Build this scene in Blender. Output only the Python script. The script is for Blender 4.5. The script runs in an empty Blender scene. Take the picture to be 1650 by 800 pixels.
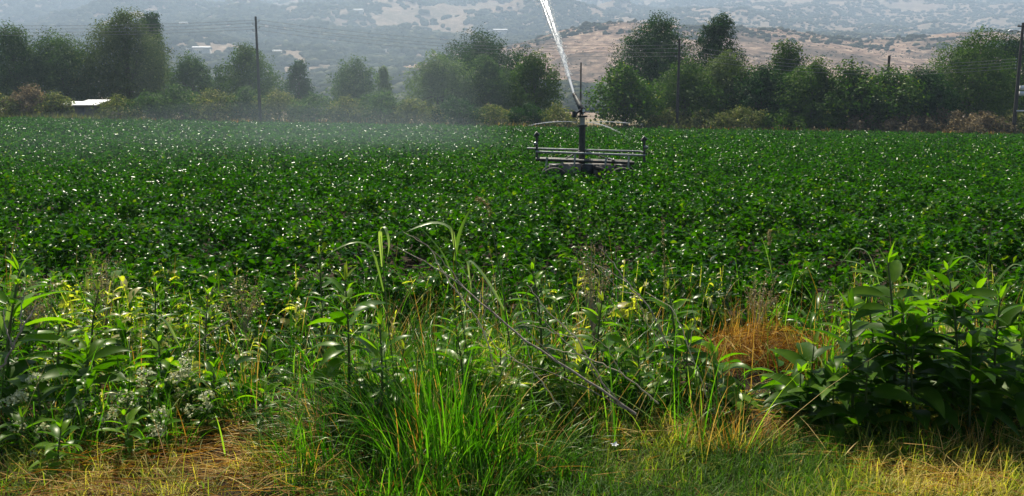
import bpy, math
import numpy as np
from mathutils import Vector
PI = math.pi
S = bpy.context.scene
COL = S.collection

# ------------------------------------------------------------------ camera, sky, sun, exposure
FPX, CX, CY, EYE = 1373.0, 825.0, 400.0, 1.7
PITCH = math.atan(217.0 / FPX)
cam_d = bpy.data.cameras.new('camera'); cam = bpy.data.objects.new('camera', cam_d); COL.objects.link(cam)
cam.location = (0, 0, EYE); cam.rotation_euler = (PI / 2 - PITCH, 0, 0)
cam_d.sensor_width = 36.0; cam_d.lens = 36.0 * FPX / 1650.0
cam_d.clip_start = 0.05; cam_d.clip_end = 20000
S.camera = cam

SUN_EL, SUN_AZ = math.radians(54), math.radians(-16)      # azimuth from straight ahead, negative to the left
sdir = Vector((math.sin(SUN_AZ) * math.cos(SUN_EL), math.cos(SUN_AZ) * math.cos(SUN_EL), math.sin(SUN_EL)))
W = bpy.data.worlds.new('World'); S.world = W; W.use_nodes = True
nt = W.node_tree; nt.nodes.clear()
sky = nt.nodes.new('ShaderNodeTexSky'); sky.sky_type = 'NISHITA'; sky.sun_disc = False
sky.sun_elevation = SUN_EL; sky.sun_rotation = SUN_AZ
bg = nt.nodes.new('ShaderNodeBackground'); bg.inputs[1].default_value = 0.05
wo = nt.nodes.new('ShaderNodeOutputWorld')
nt.links.new(sky.outputs[0], bg.inputs[0]); nt.links.new(bg.outputs[0], wo.inputs[0])
sl = bpy.data.lights.new('sun', 'SUN'); sl.energy = 5.0; sl.angle = math.radians(0.53); sl.color = (1.0, 0.94, 0.80)
so = bpy.data.objects.new('sun', sl); COL.objects.link(so); so.rotation_euler = (-sdir).to_track_quat('-Z', 'Y').to_euler()
vs = S.view_settings
vs.view_transform = 'Standard'; vs.look = 'None'; vs.exposure = 1.08; vs.gamma = 1.0; vs.use_curve_mapping = False
S.cycles.use_denoising = True
S.cycles.max_bounces = 6; S.cycles.diffuse_bounces = 2; S.cycles.transmission_bounces = 3; S.cycles.transparent_max_bounces = 8; S.cycles.volume_bounces = 0
S.cycles.use_adaptive_sampling = True

# ------------------------------------------------------------------ helpers: layout
def ray(px, py):
    a, b = (px - CX) / FPX, (CY - py) / FPX
    c, s = math.cos(PITCH), math.sin(PITCH)
    return np.array([a, c + b * s, -s + b * c])
def at(px, py, Y):
    d = ray(px, py); return np.array([0, 0, EYE]) + d * (Y / d[1])
def gp(px, py, z=0.0):
    d = ray(px, py); return np.array([0, 0, EYE]) + d * ((z - EYE) / d[2])
def X_at(px, Y, z=0.0):
    # x of column px at depth Y and height z
    c, s = math.cos(PITCH), math.sin(PITCH)
    return (px - CX) / FPX * (Y * c - (z - EYE) * s)
def sstep(a, b, x):
    t = np.clip((np.asarray(x, float) - a) / (b - a), 0, 1); return t * t * (3 - 2 * t)
def G(x, y):
    x = np.asarray(x, float); y = np.asarray(y, float)
    return -0.016 * np.clip(x, -75, 75) * sstep(10, 75, y)
def hash2(i, j, s):
    h = (i.astype(np.int64) * 374761393 + j.astype(np.int64) * 668265263 + s * 2147483647) & 0x7fffffff
    h = ((h ^ (h >> 13)) * 1274126177) & 0x7fffffff
    return ((h ^ (h >> 16)) & 0xffff) / 65535.0
def vnoise(x, y, s=0):
    x = np.asarray(x, float); y = np.asarray(y, float)
    i = np.floor(x); j = np.floor(y); u = x - i; v = y - j
    u = u * u * (3 - 2 * u); v = v * v * (3 - 2 * v)
    return (hash2(i, j, s) * (1 - u) + hash2(i + 1, j, s) * u) * (1 - v) + (hash2(i, j + 1, s) * (1 - u) + hash2(i + 1, j + 1, s) * u) * v
def fbm(x, y, s=0, o=4):
    r = 0; a = 0.5; t = 0
    for k in range(o):
        r = r + a * vnoise(np.asarray(x) * 2 ** k + 17.3 * k, np.asarray(y) * 2 ** k - 9.1 * k, s + k); t += a; a *= 0.5
    return r / t
def nrm(a):
    return a / np.maximum(np.linalg.norm(a, axis=-1, keepdims=True), 1e-9)

# ------------------------------------------------------------------ helpers: meshes
class MB:
    """collects vertices, faces and a colour-variation value per vertex; build() links ONE mesh object"""
    def __init__(s): s.v = []; s.f = {3: [], 4: []}; s.c = []; s.n = 0
    def add(s, v, f, c=0.5):
        v = np.asarray(v, float).reshape(-1, 3); f = np.asarray(f, np.int64)
        s.v.append(v); s.f[f.shape[1]].append(f + s.n)
        s.c.append(np.broadcast_to(np.asarray(c, float), (len(v),))); s.n += len(v)
        return s
    def grid(s, P, c=0.5, closed=False):
        """P (N,K,M,3): N sheets of K x M points"""
        N, K, M, _ = P.shape
        k = np.arange(K - 1)[:, None]; m = np.arange(M if closed else M - 1)[None, :]
        m2 = (m + 1) % M
        q = np.stack([k * M + m, k * M + m2, (k + 1) * M + m2, (k + 1) * M + m], -1).reshape(-1, 4)
        f = (np.arange(N)[:, None, None] * (K * M) + q[None]).reshape(-1, 4)
        c = np.asarray(c, float)
        if c.ndim == 1: c = np.repeat(c, K * M)
        elif c.ndim == 2: c = np.repeat(c.reshape(-1), M)
        elif c.ndim == 3: c = c.reshape(-1)
        return s.add(P, f, c)
    def tube(s, pts, rad, sides=8, c=0.5, cap=True):
        pts = np.asarray(pts, float); K = len(pts); rad = np.broadcast_to(np.asarray(rad, float), (K,))
        t = nrm(np.gradient(pts, axis=0))
        ref = np.array([0, 0, 1.0]) if abs(t[:, 2]).mean() < 0.8 else np.array([1.0, 0, 0])
        a = nrm(np.cross(t, ref)); b = np.cross(t, a)
        th = np.arange(sides) * 2 * PI / sides
        P = pts[:, None] + rad[:, None, None] * (a[:, None] * np.cos(th)[None, :, None] + b[:, None] * np.sin(th)[None, :, None])
        base = s.n
        s.grid(P[None], c, closed=True)
        if cap:
            for e in (0, K - 1):
                s.add(np.vstack([P[e], pts[e]]), [[i, (i + 1) % sides, sides] for i in range(sides)], c)
        return s
    def box(s, c0, c1, col=0.5, bev=0.0):
        x0, y0, z0 = c0; x1, y1, z1 = c1
        v = [(x, y, z) for z in (z0, z1) for y in (y0, y1) for x in (x0, x1)]
        return s.add(v, [[0, 2, 3, 1], [4, 5, 7, 6], [0, 1, 5, 4], [1, 3, 7, 5], [3, 2, 6, 7], [2, 0, 4, 6]], col)
    def build(s, name, mat, parent=None, loc=None, smooth=False):
        V = np.concatenate(s.v); me = bpy.data.meshes.new(name)
        if loc is not None: V = V - np.asarray(loc)
        tri = np.concatenate(s.f[3]) if s.f[3] else np.zeros((0, 3), int)
        qua = np.concatenate(s.f[4]) if s.f[4] else np.zeros((0, 4), int)
        me.vertices.add(len(V)); me.vertices.foreach_set('co', V.astype(np.float32).ravel())
        nl = tri.size + qua.size
        me.loops.add(nl); me.loops.foreach_set('vertex_index', np.concatenate([tri.ravel(), qua.ravel()]).astype(np.int32))
        me.polygons.add(len(tri) + len(qua))
        st = np.concatenate([np.arange(len(tri)) * 3, tri.size + np.arange(len(qua)) * 4]).astype(np.int32)
        me.polygons.foreach_set('loop_start', st)
        me.update(calc_edges=True)
        if smooth: me.polygons.foreach_set('use_smooth', np.ones(len(me.polygons), bool))
        at_ = me.attributes.new('v', 'FLOAT', 'POINT'); at_.data.foreach_set('value', np.concatenate(s.c).astype(np.float32))
        me.materials.append(mat); me.validate()
        o = bpy.data.objects.new(name, me); COL.objects.link(o)
        if parent is not None: o.parent = parent
        elif loc is not None: o.location = tuple(loc)
        return o

def tag(o, label=None, cat=None, group=None, kind=None):
    if label: o['label'] = label
    if cat: o['category'] = cat
    if group: o['group'] = group
    if kind: o['kind'] = kind
    return o
def thing(name, loc, label, cat, group=None):
    o = bpy.data.objects.new(name, None); COL.objects.link(o); o.empty_display_size = 0.2
    o.location = tuple(float(q) for q in loc)
    return tag(o, label, cat, group)

def ribbons(mb, base, d, L, w, droop, K=6, fold=0.25, prof='blade', c=None, rng=None, twist=0.0):
    """N leaves or blades as folded strips: base(N,3) direction(N,3) length, width, droop; 3 points across"""
    N = len(base); d = nrm(d); L = np.broadcast_to(L, (N,)); w = np.broadcast_to(w, (N,)); droop = np.broadcast_to(droop, (N,))
    t = np.linspace(0, 1, K)
    side = np.cross(d, np.array([0, 0, 1.0])); bad = np.linalg.norm(side, axis=1) < 0.05
    if rng is None: rng = np.random.default_rng(1)
    ra = rng.uniform(0, 2 * PI, N); side[bad] = np.stack([np.cos(ra), np.sin(ra), 0 * ra], 1)[bad]
    side = nrm(side)
    if twist:
        tw = rng.normal(0, twist, N)[:, None]; side = nrm(side * np.cos(tw) + np.cross(d, side) * np.sin(tw))
    P = np.zeros((N, K, 3)); P[:, 0] = base; cur = d.copy(); Nn = np.zeros((N, K, 3))
    for k in range(K):
        Nn[:, k] = np.cross(side, cur)
        if k < K - 1:
            P[:, k + 1] = P[:, k] + cur * (L / (K - 1))[:, None]
            cur = nrm(cur + np.array([0, 0, -1.0]) * (droop * 2.2 / (K - 1) * (0.3 + t[k + 1]))[:, None])
    if prof == 'blade': pr = np.clip((1 - t ** 1.8), 0.02, 1) * (0.55 + 0.45 * np.minimum(1, t * 4))
    elif prof == 'lance': pr = np.clip(np.sin(PI * np.clip(t * 0.94 + 0.06, 0, 1) ** 0.8), 0.03, 1)
    else: pr = np.clip(np.sin(PI * np.clip(t * 0.95 + 0.05, 0, 1) ** 0.65), 0.03, 1)
    hw = 0.5 * w[:, None] * pr[None]
    l = P + side[:, None] * hw[..., None] + Nn * (fold * hw)[..., None]
    r = P - side[:, None] * hw[..., None] + Nn * (fold * hw)[..., None]
    if c is None: c = rng.random(N)
    cc = np.broadcast_to(np.asarray(c, float)[:, None, None], (N, K, 3)).copy()
    if prof != 'blade':
        cc[:, :, 1] += .16; cc += rng.normal(0, .07, cc.shape); cc[:, -1] += .1 * (rng.random((N, 1)) < .25)
    mb.grid(np.stack([l, P, r], 2), np.clip(cc, 0, 1))
    return P

def diamonds(mb, pos, nor, size, c, rng, aspect=0.7, fold=0.22):
    """N small two-triangle leaves centred at pos, folded along the midrib"""
    N = len(pos); nor = nrm(nor); a = rng.normal(size=(N, 3)); a = nrm(a - nor * (a * nor).sum(1, keepdims=True)); b = np.cross(nor, a)
    s = np.broadcast_to(size, (N,))[:, None]
    up = nor * s * fold
    V = np.stack([pos - a * s * 0.5, pos + b * s * 0.5 * aspect + up, pos + a * s * 0.5, pos - b * s * 0.5 * aspect + up], 1)
    i = np.arange(N)[:, None] * 4
    f = np.concatenate([i + np.array([[0, 2, 1]]), i + np.array([[0, 3, 2]])])
    mb.add(V, f, np.repeat(c, 4))

# ------------------------------------------------------------------ helpers: materials
def new_mat(name):
    m = bpy.data.materials.new(name); m.use_nodes = True; m.node_tree.nodes.clear(); return m, m.node_tree
def ramp(n, stops):
    r = n.nodes.new('ShaderNodeValToRGB'); e = r.color_ramp.elements
    while len(e) > 1: e.remove(e[-1])
    e[0].position, e[0].color = stops[0][0], (*stops[0][1], 1)
    for p, c in stops[1:]:
        q = e.new(p); q.color = (*c, 1)
    return r
def leaf_mat(name, stops, rough=0.4, trans=0.35, tcol=(1.25, 1.5, 0.45), spec=0.5, bump=0.0):
    """thin leaf: diffuse + gloss on the face, light let through from the far side"""
    m, n = new_mat(name)
    a = n.nodes.new('ShaderNodeAttribute'); a.attribute_name = 'v'
    r = ramp(n, stops); n.links.new(a.outputs['Fac'], r.inputs[0])
    p = n.nodes.new('ShaderNodeBsdfPrincipled'); p.inputs['Roughness'].default_value = rough; p.inputs['Specular IOR Level'].default_value = spec; p.inputs['Specular Tint'].default_value = (1, 1, .72, 1)
    n.links.new(r.outputs[0], p.inputs['Base Color'])
    t = n.nodes.new('ShaderNodeBsdfTranslucent')
    mu = n.nodes.new('ShaderNodeMix'); mu.data_type = 'RGBA'; mu.blend_type = 'MULTIPLY'; mu.inputs[0].default_value = 1
    n.links.new(r.outputs[0], mu.inputs[6]); mu.inputs[7].default_value = (*tcol, 1); mu.clamp_result = True
    n.links.new(mu.outputs[2], t.inputs[0])
    x = n.nodes.new('ShaderNodeMixShader'); x.inputs[0].default_value = trans
    n.links.new(p.outputs[0], x.inputs[1]); n.links.new(t.outputs[0], x.inputs[2])
    o = n.nodes.new('ShaderNodeOutputMaterial'); n.links.new(x.outputs[0], o.inputs[0])
    return m
def solid_mat(name, stops, scale=4.0, rough=0.8, metal=0.0, bump=0.3, spec=0.5, stretch=(1, 1, 1)):
    m, n = new_mat(name)
    tc = n.nodes.new('ShaderNodeTexCoord'); mp = n.nodes.new('ShaderNodeMapping'); mp.inputs['Scale'].default_value = stretch
    n.links.new(tc.outputs['Object'], mp.inputs[0])
    nz = n.nodes.new('ShaderNodeTexNoise'); nz.inputs['Scale'].default_value = scale; nz.inputs['Detail'].default_value = 6; nz.inputs['Roughness'].default_value = 0.65
    n.links.new(mp.outputs[0], nz.inputs['Vector'])
    r = ramp(n, stops); n.links.new(nz.outputs[0], r.inputs[0])
    p = n.nodes.new('ShaderNodeBsdfPrincipled'); p.inputs['Roughness'].default_value = rough; p.inputs['Metallic'].default_value = metal
    p.inputs['Specular IOR Level'].default_value = spec
    n.links.new(r.outputs[0], p.inputs['Base Color'])
    if bump:
        b = n.nodes.new('ShaderNodeBump'); b.inputs['Strength'].default_value = bump; b.inputs['Distance'].default_value = 0.05
        n.links.new(nz.outputs[0], b.inputs['Height']); n.links.new(b.outputs[0], p.inputs['Normal'])
    o = n.nodes.new('ShaderNodeOutputMaterial'); n.links.new(p.outputs[0], o.inputs[0])
    return m

M = {}
M['crop'] = leaf_mat('crop_leaf', [(0, (0.006, 0.032, 0.002)), (0.5, (0.018, 0.068, 0.003)), (0.9, (0.050, 0.126, 0.006)), (1, (0.12, 0.16, 0.02))], 0.20, 0.44, (1.4, 1.8, 0.10), 0.042)
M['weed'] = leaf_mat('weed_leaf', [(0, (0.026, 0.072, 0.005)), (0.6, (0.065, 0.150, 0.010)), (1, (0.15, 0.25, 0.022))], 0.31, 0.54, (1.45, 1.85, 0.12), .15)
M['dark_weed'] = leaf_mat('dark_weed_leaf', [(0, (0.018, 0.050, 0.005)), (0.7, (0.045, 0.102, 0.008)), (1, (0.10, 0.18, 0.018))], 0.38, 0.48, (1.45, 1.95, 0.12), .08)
M['blade'] = leaf_mat('grass_blade', [(0, (0.014, 0.062, 0.004)), (0.55, (0.052, 0.140, 0.012)), (0.9, (0.13, 0.27, 0.03)), (1, (0.34, 0.40, 0.13))], 0.30, 0.50, (1.25, 1.75, 0.15), .28)
M['lawn'] = leaf_mat('short_grass_blade', [(0, (0.035, 0.10, 0.010)), (0.40, (0.09, 0.18, 0.018)), (0.70, (0.25, 0.28, 0.045)), (1, (0.60, 0.47, 0.14))], 0.45, 0.5, (1.3, 1.5, 0.3), .2)
M['under'] = leaf_mat('undergrowth_leaf', [(0, (0.009, 0.038, 0.003)), (0.5, (0.034, 0.100, 0.007)), (0.76, (0.11, 0.20, 0.018)), (0.88, (0.32, 0.30, 0.10)), (1, (0.52, 0.44, 0.22))], 0.30, 0.50, (1.4, 1.8, 0.13), .26)
M['reed'] = leaf_mat('pale_reed_blade', [(0, (0.07, 0.15, 0.02)), (0.6, (0.17, 0.27, 0.06)), (1, (0.40, 0.47, 0.26))], 0.32, 0.48, (1.25, 1.5, 0.3), .4)
M['pale_stalk'] = leaf_mat('pale_dead_stalk', [(0, (0.42, 0.34, 0.22)), (1, (0.60, 0.50, 0.34))], 0.6, 0.0, (1, 1, 1), .2)
M['straw'] = leaf_mat('straw_strand', [(0, (0.09, 0.036, 0.007)), (0.35, (0.27, 0.125, 0.024)), (0.7, (0.50, 0.30, 0.07)), (1, (0.66, 0.49, 0.18))], 0.5, 0.35, (1.3, 1.1, 0.4), .12)
M['rust_straw'] = leaf_mat('rusty_straw_strand', [(0, (0.09, 0.032, 0.003)), (0.5, (0.29, 0.145, 0.022)), (0.9, (0.52, 0.34, 0.09)), (1, (0.70, 0.54, 0.22))], 0.5, 0.4, (1.3, 1.0, 0.3), .08)
M['stem'] = leaf_mat('green_stem', [(0, (0.03, 0.06, 0.015)), (1, (0.10, 0.13, 0.045))], 0.45, 0.0)
M['deadwood'] = solid_mat('dead_wood', [(0.3, (0.10, 0.07, 0.05)), (0.55, (0.34, 0.275, 0.21)), (0.75, (0.58, 0.50, 0.40))], 30, 0.8)
M['petal'] = leaf_mat('pale_petal', [(0, (0.40, 0.44, 0.22)), (1, (0.70, 0.68, 0.46))], 0.6, 0.3, (1, 1, 0.8))
M['white_petal'] = leaf_mat('white_petal', [(0, (0.75, 0.74, 0.76)), (1, (0.85, 0.84, 0.86))], 0.6, 0.3, (1, 1, 1))
M['yellow_tip'] = leaf_mat('young_leaf', [(0, (0.12, 0.22, 0.02)), (1, (0.22, 0.28, 0.03))], 0.4, 0.45, (1.4, 1.5, 0.3))
M['seed'] = leaf_mat('dry_seed_head', [(0, (0.16, 0.12, 0.045)), (1, (0.42, 0.36, 0.19))], 0.6, 0.3, (1.1, 1, 0.6))
T = {}
T['grey'] = leaf_mat('grey_green_foliage', [(0, (0.028, 0.063, 0.021)), (0.7, (0.072, 0.124, 0.040)), (1, (0.163, 0.215, 0.078))], 0.6, 0.3, (1.1, 1.5, 0.4), 0.05)
T['olive'] = leaf_mat('olive_foliage', [(0, (0.038, 0.066, 0.020)), (0.7, (0.090, 0.125, 0.040)), (1, (0.19, 0.22, 0.085))], 0.6, 0.32, (1.15, 1.4, 0.4), 0.05)
T['dark'] = leaf_mat('dark_foliage', [(0, (0.010, 0.034, 0.007)), (0.7, (0.024, 0.069, 0.013)), (1, (0.060, 0.120, 0.025))], 0.55, 0.26, (1.1, 1.6, 0.3), 0.05)
T['green'] = leaf_mat('mid_green_foliage', [(0, (0.024, 0.058, 0.007)), (0.7, (0.060, 0.110, 0.014)), (1, (0.131, 0.182, 0.031))], 0.55, 0.32, (1.2, 1.6, 0.3), 0.05)
T['willow'] = leaf_mat('pale_willow_foliage', [(0, (0.056, 0.098, 0.036)), (0.7, (0.132, 0.186, 0.072)), (1, (0.239, 0.287, 0.126))], 0.55, 0.32, (1.1, 1.4, 0.45), 0.05)
T['walnut'] = leaf_mat('broad_glossy_foliage', [(0, (0.022, 0.058, 0.006)), (0.7, (0.052, 0.110, 0.010)), (0.93, (0.120, 0.172, 0.017)), (1, (0.284, 0.270, 0.042))], 0.40, 0.36, (1.3, 1.6, 0.25), 0.05)
T['brown'] = leaf_mat('dry_brush_twigs', [(0, (0.09, 0.072, 0.048)), (0.6, (0.20, 0.16, 0.10)), (1, (0.46, 0.34, 0.18))], 0.75, 0.25, (1, 0.95, 0.6), 0.05)
T['drygreen'] = leaf_mat('half_dry_foliage', [(0, (0.058, 0.086, 0.023)), (0.6, (0.143, 0.169, 0.055)), (1, (0.390, 0.325, 0.143))], 0.65, 0.3, (1.1, 1.3, 0.4), 0.05)
M['bark'] = solid_mat('bark', [(0.3, (0.03, 0.024, 0.018)), (0.7, (0.10, 0.08, 0.06))], 6, 0.9)

# ------------------------------------------------------------------ ground
def terrain_mat():
    m, n = new_mat('ground_cover')
    g = n.nodes.new('ShaderNodeNewGeometry'); sp = n.nodes.new('ShaderNodeSeparateXYZ'); n.links.new(g.outputs['Position'], sp.inputs[0])
    nz = n.nodes.new('ShaderNodeTexNoise'); nz.inputs['Scale'].default_value = 2.3; nz.inputs['Detail'].default_value = 8
    n.links.new(g.outputs['Position'], nz.inputs['Vector'])
    soil = ramp(n, [(0.3, (0.016, 0.010, 0.006)), (0.7, (0.042, 0.028, 0.016))]); n.links.new(nz.outputs[0], soil.inputs[0])
    nz2 = n.nodes.new('ShaderNodeTexNoise'); nz2.inputs['Scale'].default_value = 0.035; nz2.inputs['Detail'].default_value = 8
    n.links.new(g.outputs['Position'], nz2.inputs['Vector'])
    far = ramp(n, [(0.3, (0.07, 0.085, 0.035)), (0.5, (0.20, 0.16, 0.085)), (0.7, (0.30, 0.22, 0.13))]); n.links.new(nz2.outputs[0], far.inputs[0])
    mr = n.nodes.new('ShaderNodeMapRange'); mr.inputs[1].default_value = 84; mr.inputs[2].default_value = 90; n.links.new(sp.outputs[1], mr.inputs[0])
    mx = n.nodes.new('ShaderNodeMix'); mx.data_type = 'RGBA'; n.links.new(mr.outputs[0], mx.inputs[0]); n.links.new(soil.outputs[0], mx.inputs[6]); n.links.new(far.outputs[0], mx.inputs[7])
    p = n.nodes.new('ShaderNodeBsdfPrincipled'); p.inputs['Roughness'].default_value = 0.95; p.inputs['Specular IOR Level'].default_value = 0.1
    n.links.new(mx.outputs[2], p.inputs['Base Color'])
    b = n.nodes.new('ShaderNodeBump'); b.inputs['Strength'].default_value = 0.8; b.inputs['Distance'].default_value = 0.03
    n.links.new(nz.outputs[0], b.inputs['Height']); n.links.new(b.outputs[0], p.inputs['Normal'])
    o = n.nodes.new('ShaderNodeOutputMaterial'); n.links.new(p.outputs[0], o.inputs[0]); return m
xs = np.concatenate([-np.geomspace(3600, 8, 30), np.linspace(-7.5, 7.5, 61), np.geomspace(8, 3600, 30)])
ys = np.concatenate([np.linspace(-60, 2, 12), np.linspace(2.3, 9, 40), np.geomspace(9.5, 4600, 60)])
gx, gy = np.meshgrid(xs, ys)
gz = G(gx, gy) + np.where(gy < 9, (fbm(gx * 1.6, gy * 1.6, 5) - 0.5) * 0.10, 0) - 0.02
tag(MB().grid(np.stack([gx, gy, gz], -1)[None]).build('ground', terrain_mat(), smooth=True), kind='structure')

# ------------------------------------------------------------------ hills and mountain
def hill_mat(name, base, scrub, scale, lo, hi):
    m, n = new_mat(name)
    g = n.nodes.new('ShaderNodeNewGeometry')
    mp = n.nodes.new('ShaderNodeMapping'); mp.inputs['Scale'].default_value = (1, 0.55, 1.4); n.links.new(g.outputs['Position'], mp.inputs[0])
    a = n.nodes.new('ShaderNodeTexNoise'); a.inputs['Scale'].default_value = scale; a.inputs['Detail'].default_value = 9; a.inputs['Roughness'].default_value = 0.62
    b = n.nodes.new('ShaderNodeTexNoise'); b.inputs['Scale'].default_value = scale * 7; b.inputs['Detail'].default_value = 8; b.inputs['Roughness'].default_value = 0.7
    n.links.new(mp.outputs[0], a.inputs['Vector']); n.links.new(mp.outputs[0], b.inputs['Vector'])
    r1 = ramp(n, base); n.links.new(b.outputs[0], r1.inputs[0])
    r2 = ramp(n, scrub); n.links.new(b.outputs[0], r2.inputs[0])
    ad = n.nodes.new('ShaderNodeMath'); ad.operation = 'MULTIPLY_ADD'; ad.inputs[1].default_value = 0.45; n.links.new(b.outputs[0], ad.inputs[0]); n.links.new(a.outputs[0], ad.inputs[2])
    mr = n.nodes.new('ShaderNodeMapRange'); mr.inputs[1].default_value = lo; mr.inputs[2].default_value = hi; n.links.new(ad.outputs[0], mr.inputs[0])
    mx = n.nodes.new('ShaderNodeMix'); mx.data_type = 'RGBA'; n.links.new(mr.outputs[0], mx.inputs[0]); n.links.new(r2.outputs[0], mx.inputs[6]); n.links.new(r1.outputs[0], mx.inputs[7])
    p = n.nodes.new('ShaderNodeBsdfPrincipled'); p.inputs['Roughness'].default_value = 1.0; p.inputs['Specular IOR Level'].default_value = 0.0
    n.links.new(mx.outputs[2], p.inputs['Base Color'])
    o = n.nodes.new('ShaderNodeOutputMaterial'); n.links.new(p.outputs[0], o.inputs[0]); return m
def Hm(x, y):
    b = np.interp(y, [300, 450, 900, 1800, 3000, 3800, 4500], [-3, 2, 44, 165, 390, 600, 640])
    am = np.interp(y, [300, 500, 1200, 3000], [0, 4, 26, 70])
    return b + am * (fbm(x / 420.0 + 3.1, y / 700.0, 11, 5) - 0.5) * 2.0 + 0.5 * am * (fbm(x / 95.0, y / 150.0, 31, 4) - 0.5) * 2
mxs = np.linspace(-3300, 3300, 420); mys = np.concatenate([np.linspace(300, 1500, 150), np.linspace(1515, 4500, 130)])
hx, hy = np.meshgrid(mxs, mys); hz = Hm(hx, hy)
tag(MB().grid(np.stack([hx, hy, hz], -1)[None]).build('mountain', hill_mat('mountain_scrubland',
    [(0.3, (0.14, 0.10, 0.072)), (0.55, (0.27, 0.20, 0.15)), (0.75, (0.42, 0.33, 0.26))], [(0.3, (0.075, 0.072, 0.050)), (0.7, (0.23, 0.185, 0.135))], 0.011, 0.46, 0.80), smooth=True), kind='structure')
# dry brown hill in front of the mountain; ridge line taken at about 950 m
rp = np.array([[-300, 172], [200, 165], [420, 150], [560, 122], [640, 108], [760, 88], [860, 64], [900, 50], [955, 38], [1010, 36], [1100, 43], [1190, 44], [1260, 46], [1320, 55], [1380, 66], [1440, 62], [1530, 54], [1650, 52], [1800, 60], [2300, 90]], float)
YR = 950.0
rx = np.array([X_at(a, YR, 60) for a in rp[:, 0]]); rz = np.array([at(a, b, YR)[2] for a, b in rp])
def Hb(x, y):
    r = np.interp(x, rx, rz)
    yr = YR + 60 * (fbm(x / 160.0, 0 * x + 0.5, 51, 3) - 0.5)
    f = np.where(y < yr, sstep(460, 1, 0) * 0 + np.clip((y - 480) / (yr - 480), 0, 1) ** 1.15, 1 - sstep(0, 420, y - yr))
    return r * f + (fbm(x / 70.0, y / 70.0, 61, 4) - 0.5) * 9 * np.clip(f * (1.15 - f) * 3, 0, 1) - 3.5 * (1 - np.clip(f * 3, 0, 1))
bx = np.linspace(-330, 900, 240); by = np.linspace(470, 1380, 150)
bX, bY = np.meshgrid(bx, by)
tag(MB().grid(np.stack([bX, bY, Hb(bX, bY)], -1)[None]).build('hill', hill_mat('dry_hillside',
    [(0.34, (0.10, 0.064, 0.050)), (0.5, (0.23, 0.155, 0.115)), (0.66, (0.40, 0.30, 0.22))], [(0.34, (0.045, 0.038, 0.030)), (0.66, (0.15, 0.108, 0.08))], 0.016, 0.60, 0.80), smooth=True), kind='structure')

ico_v = nrm(np.array([[-1, 1.618, 0], [1, 1.618, 0], [-1, -1.618, 0], [1, -1.618, 0], [0, -1, 1.618], [0, 1, 1.618], [0, -1, -1.618], [0, 1, -1.618], [1.618, 0, -1], [1.618, 0, 1], [-1.618, 0, -1], [-1.618, 0, 1]], float))
ico_f = np.array([[0, 11, 5], [0, 5, 1], [0, 1, 7], [0, 7, 10], [0, 10, 11], [1, 5, 9], [5, 11, 4], [11, 10, 2], [10, 7, 6], [7, 1, 8], [3, 9, 4], [3, 4, 2], [3, 2, 6], [3, 6, 8], [3, 8, 9], [4, 9, 5], [2, 4, 11], [6, 2, 10], [8, 6, 7], [9, 8, 1]])
def blobs(mb, pos, rad, rng, flat=0.7, c=None):
    N = len(pos); j = 1 + rng.normal(0, 0.22, (N, 12, 1))
    V = pos[:, None] + ico_v[None] * j * rad[:, None, None] * np.stack([rng.uniform(0.8, 1.5, N), rng.uniform(0.8, 1.3, N), np.full(N, flat)], 1)[:, None]
    f = (np.arange(N)[:, None, None] * 12 + ico_f[None]).reshape(-1, 3)
    mb.add(V, f, np.repeat(rng.random(N) if c is None else c, 12))
T['scrub'] = leaf_mat('hill_scrub', [(0, (0.036, 0.046, 0.025)), (0.7, (0.070, 0.078, 0.043)), (1, (0.13, 0.125, 0.075))], 0.9, 0.1, (1, 1, 1), 0.0)
rng = np.random.default_rng(7)
mb = MB()
x = rng.uniform(-230, 800, 16000); y = rng.uniform(500, 990, 16000)
keep = (fbm(x / 60.0, y / 25.0, 71, 3) * 0.75 + 0.28 * sstep(720, 960, y)) > 0.57 + 0.16 * rng.random(16000) + .05 * sstep(150, 450, x)
x, y = x[keep], y[keep]; ok = Hb(x, y) > Hm(x, y) - 2
x, y = x[ok], y[ok]; r = rng.uniform(0.9, 2.6, len(x)) * (1 + 0.7 * (rng.random(len(x)) > 0.85))
blobs(mb, np.stack([x, y, Hb(x, y) + r * 0.25], 1), r, rng, 0.75)
x = rng.uniform(-230, 800, 12000); y = rng.uniform(500, 990, 12000); ok = (Hb(x, y) > Hm(x, y) - 2) & (fbm(x / 35.0, y / 18.0, 73, 3) > .42 + .2 * rng.random(12000)); x, y = x[ok], y[ok]; r = rng.uniform(.35, .9, len(x))
blobs(mb, np.stack([x, y, Hb(x, y) + r * .2], 1), r, rng, .7)
tag(mb.build('hill_scrub', T['scrub']), 'dark scrub bushes dotted over the dry brown hillside', 'scrub', kind='stuff')
mb = MB()
y = 450 + 2900 * rng.random(110000); x = rng.uniform(-1, 1, 110000) * (150 + y * 0.66)
keep = fbm(x / 120.0 + 9, y / 240.0, 81, 4) + 0.25 * (fbm(x / 45.0, y / 45.0, 91, 2) - 0.5) > 0.19 + 0.52 * rng.random(110000) + .09 * sstep(-.15, .35, x / y)
x, y = x[keep], y[keep]; ok = Hm(x, y) > Hb(x, y) - 1e9 * (y < 0)
r = rng.uniform(1.8, 5.0, len(x)) * (1.3 - .45 * sstep(-.15, .35, x / y)) * (0.65 + y / 2600.0)
blobs(mb, np.stack([x, y, Hm(x, y) + r * 0.3], 1), r, rng, 0.8)
tag(mb.build('mountain_forest', T['scrub']), 'far scattered trees and scrub covering the hazy mountainside', 'scrub', kind='stuff')

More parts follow.
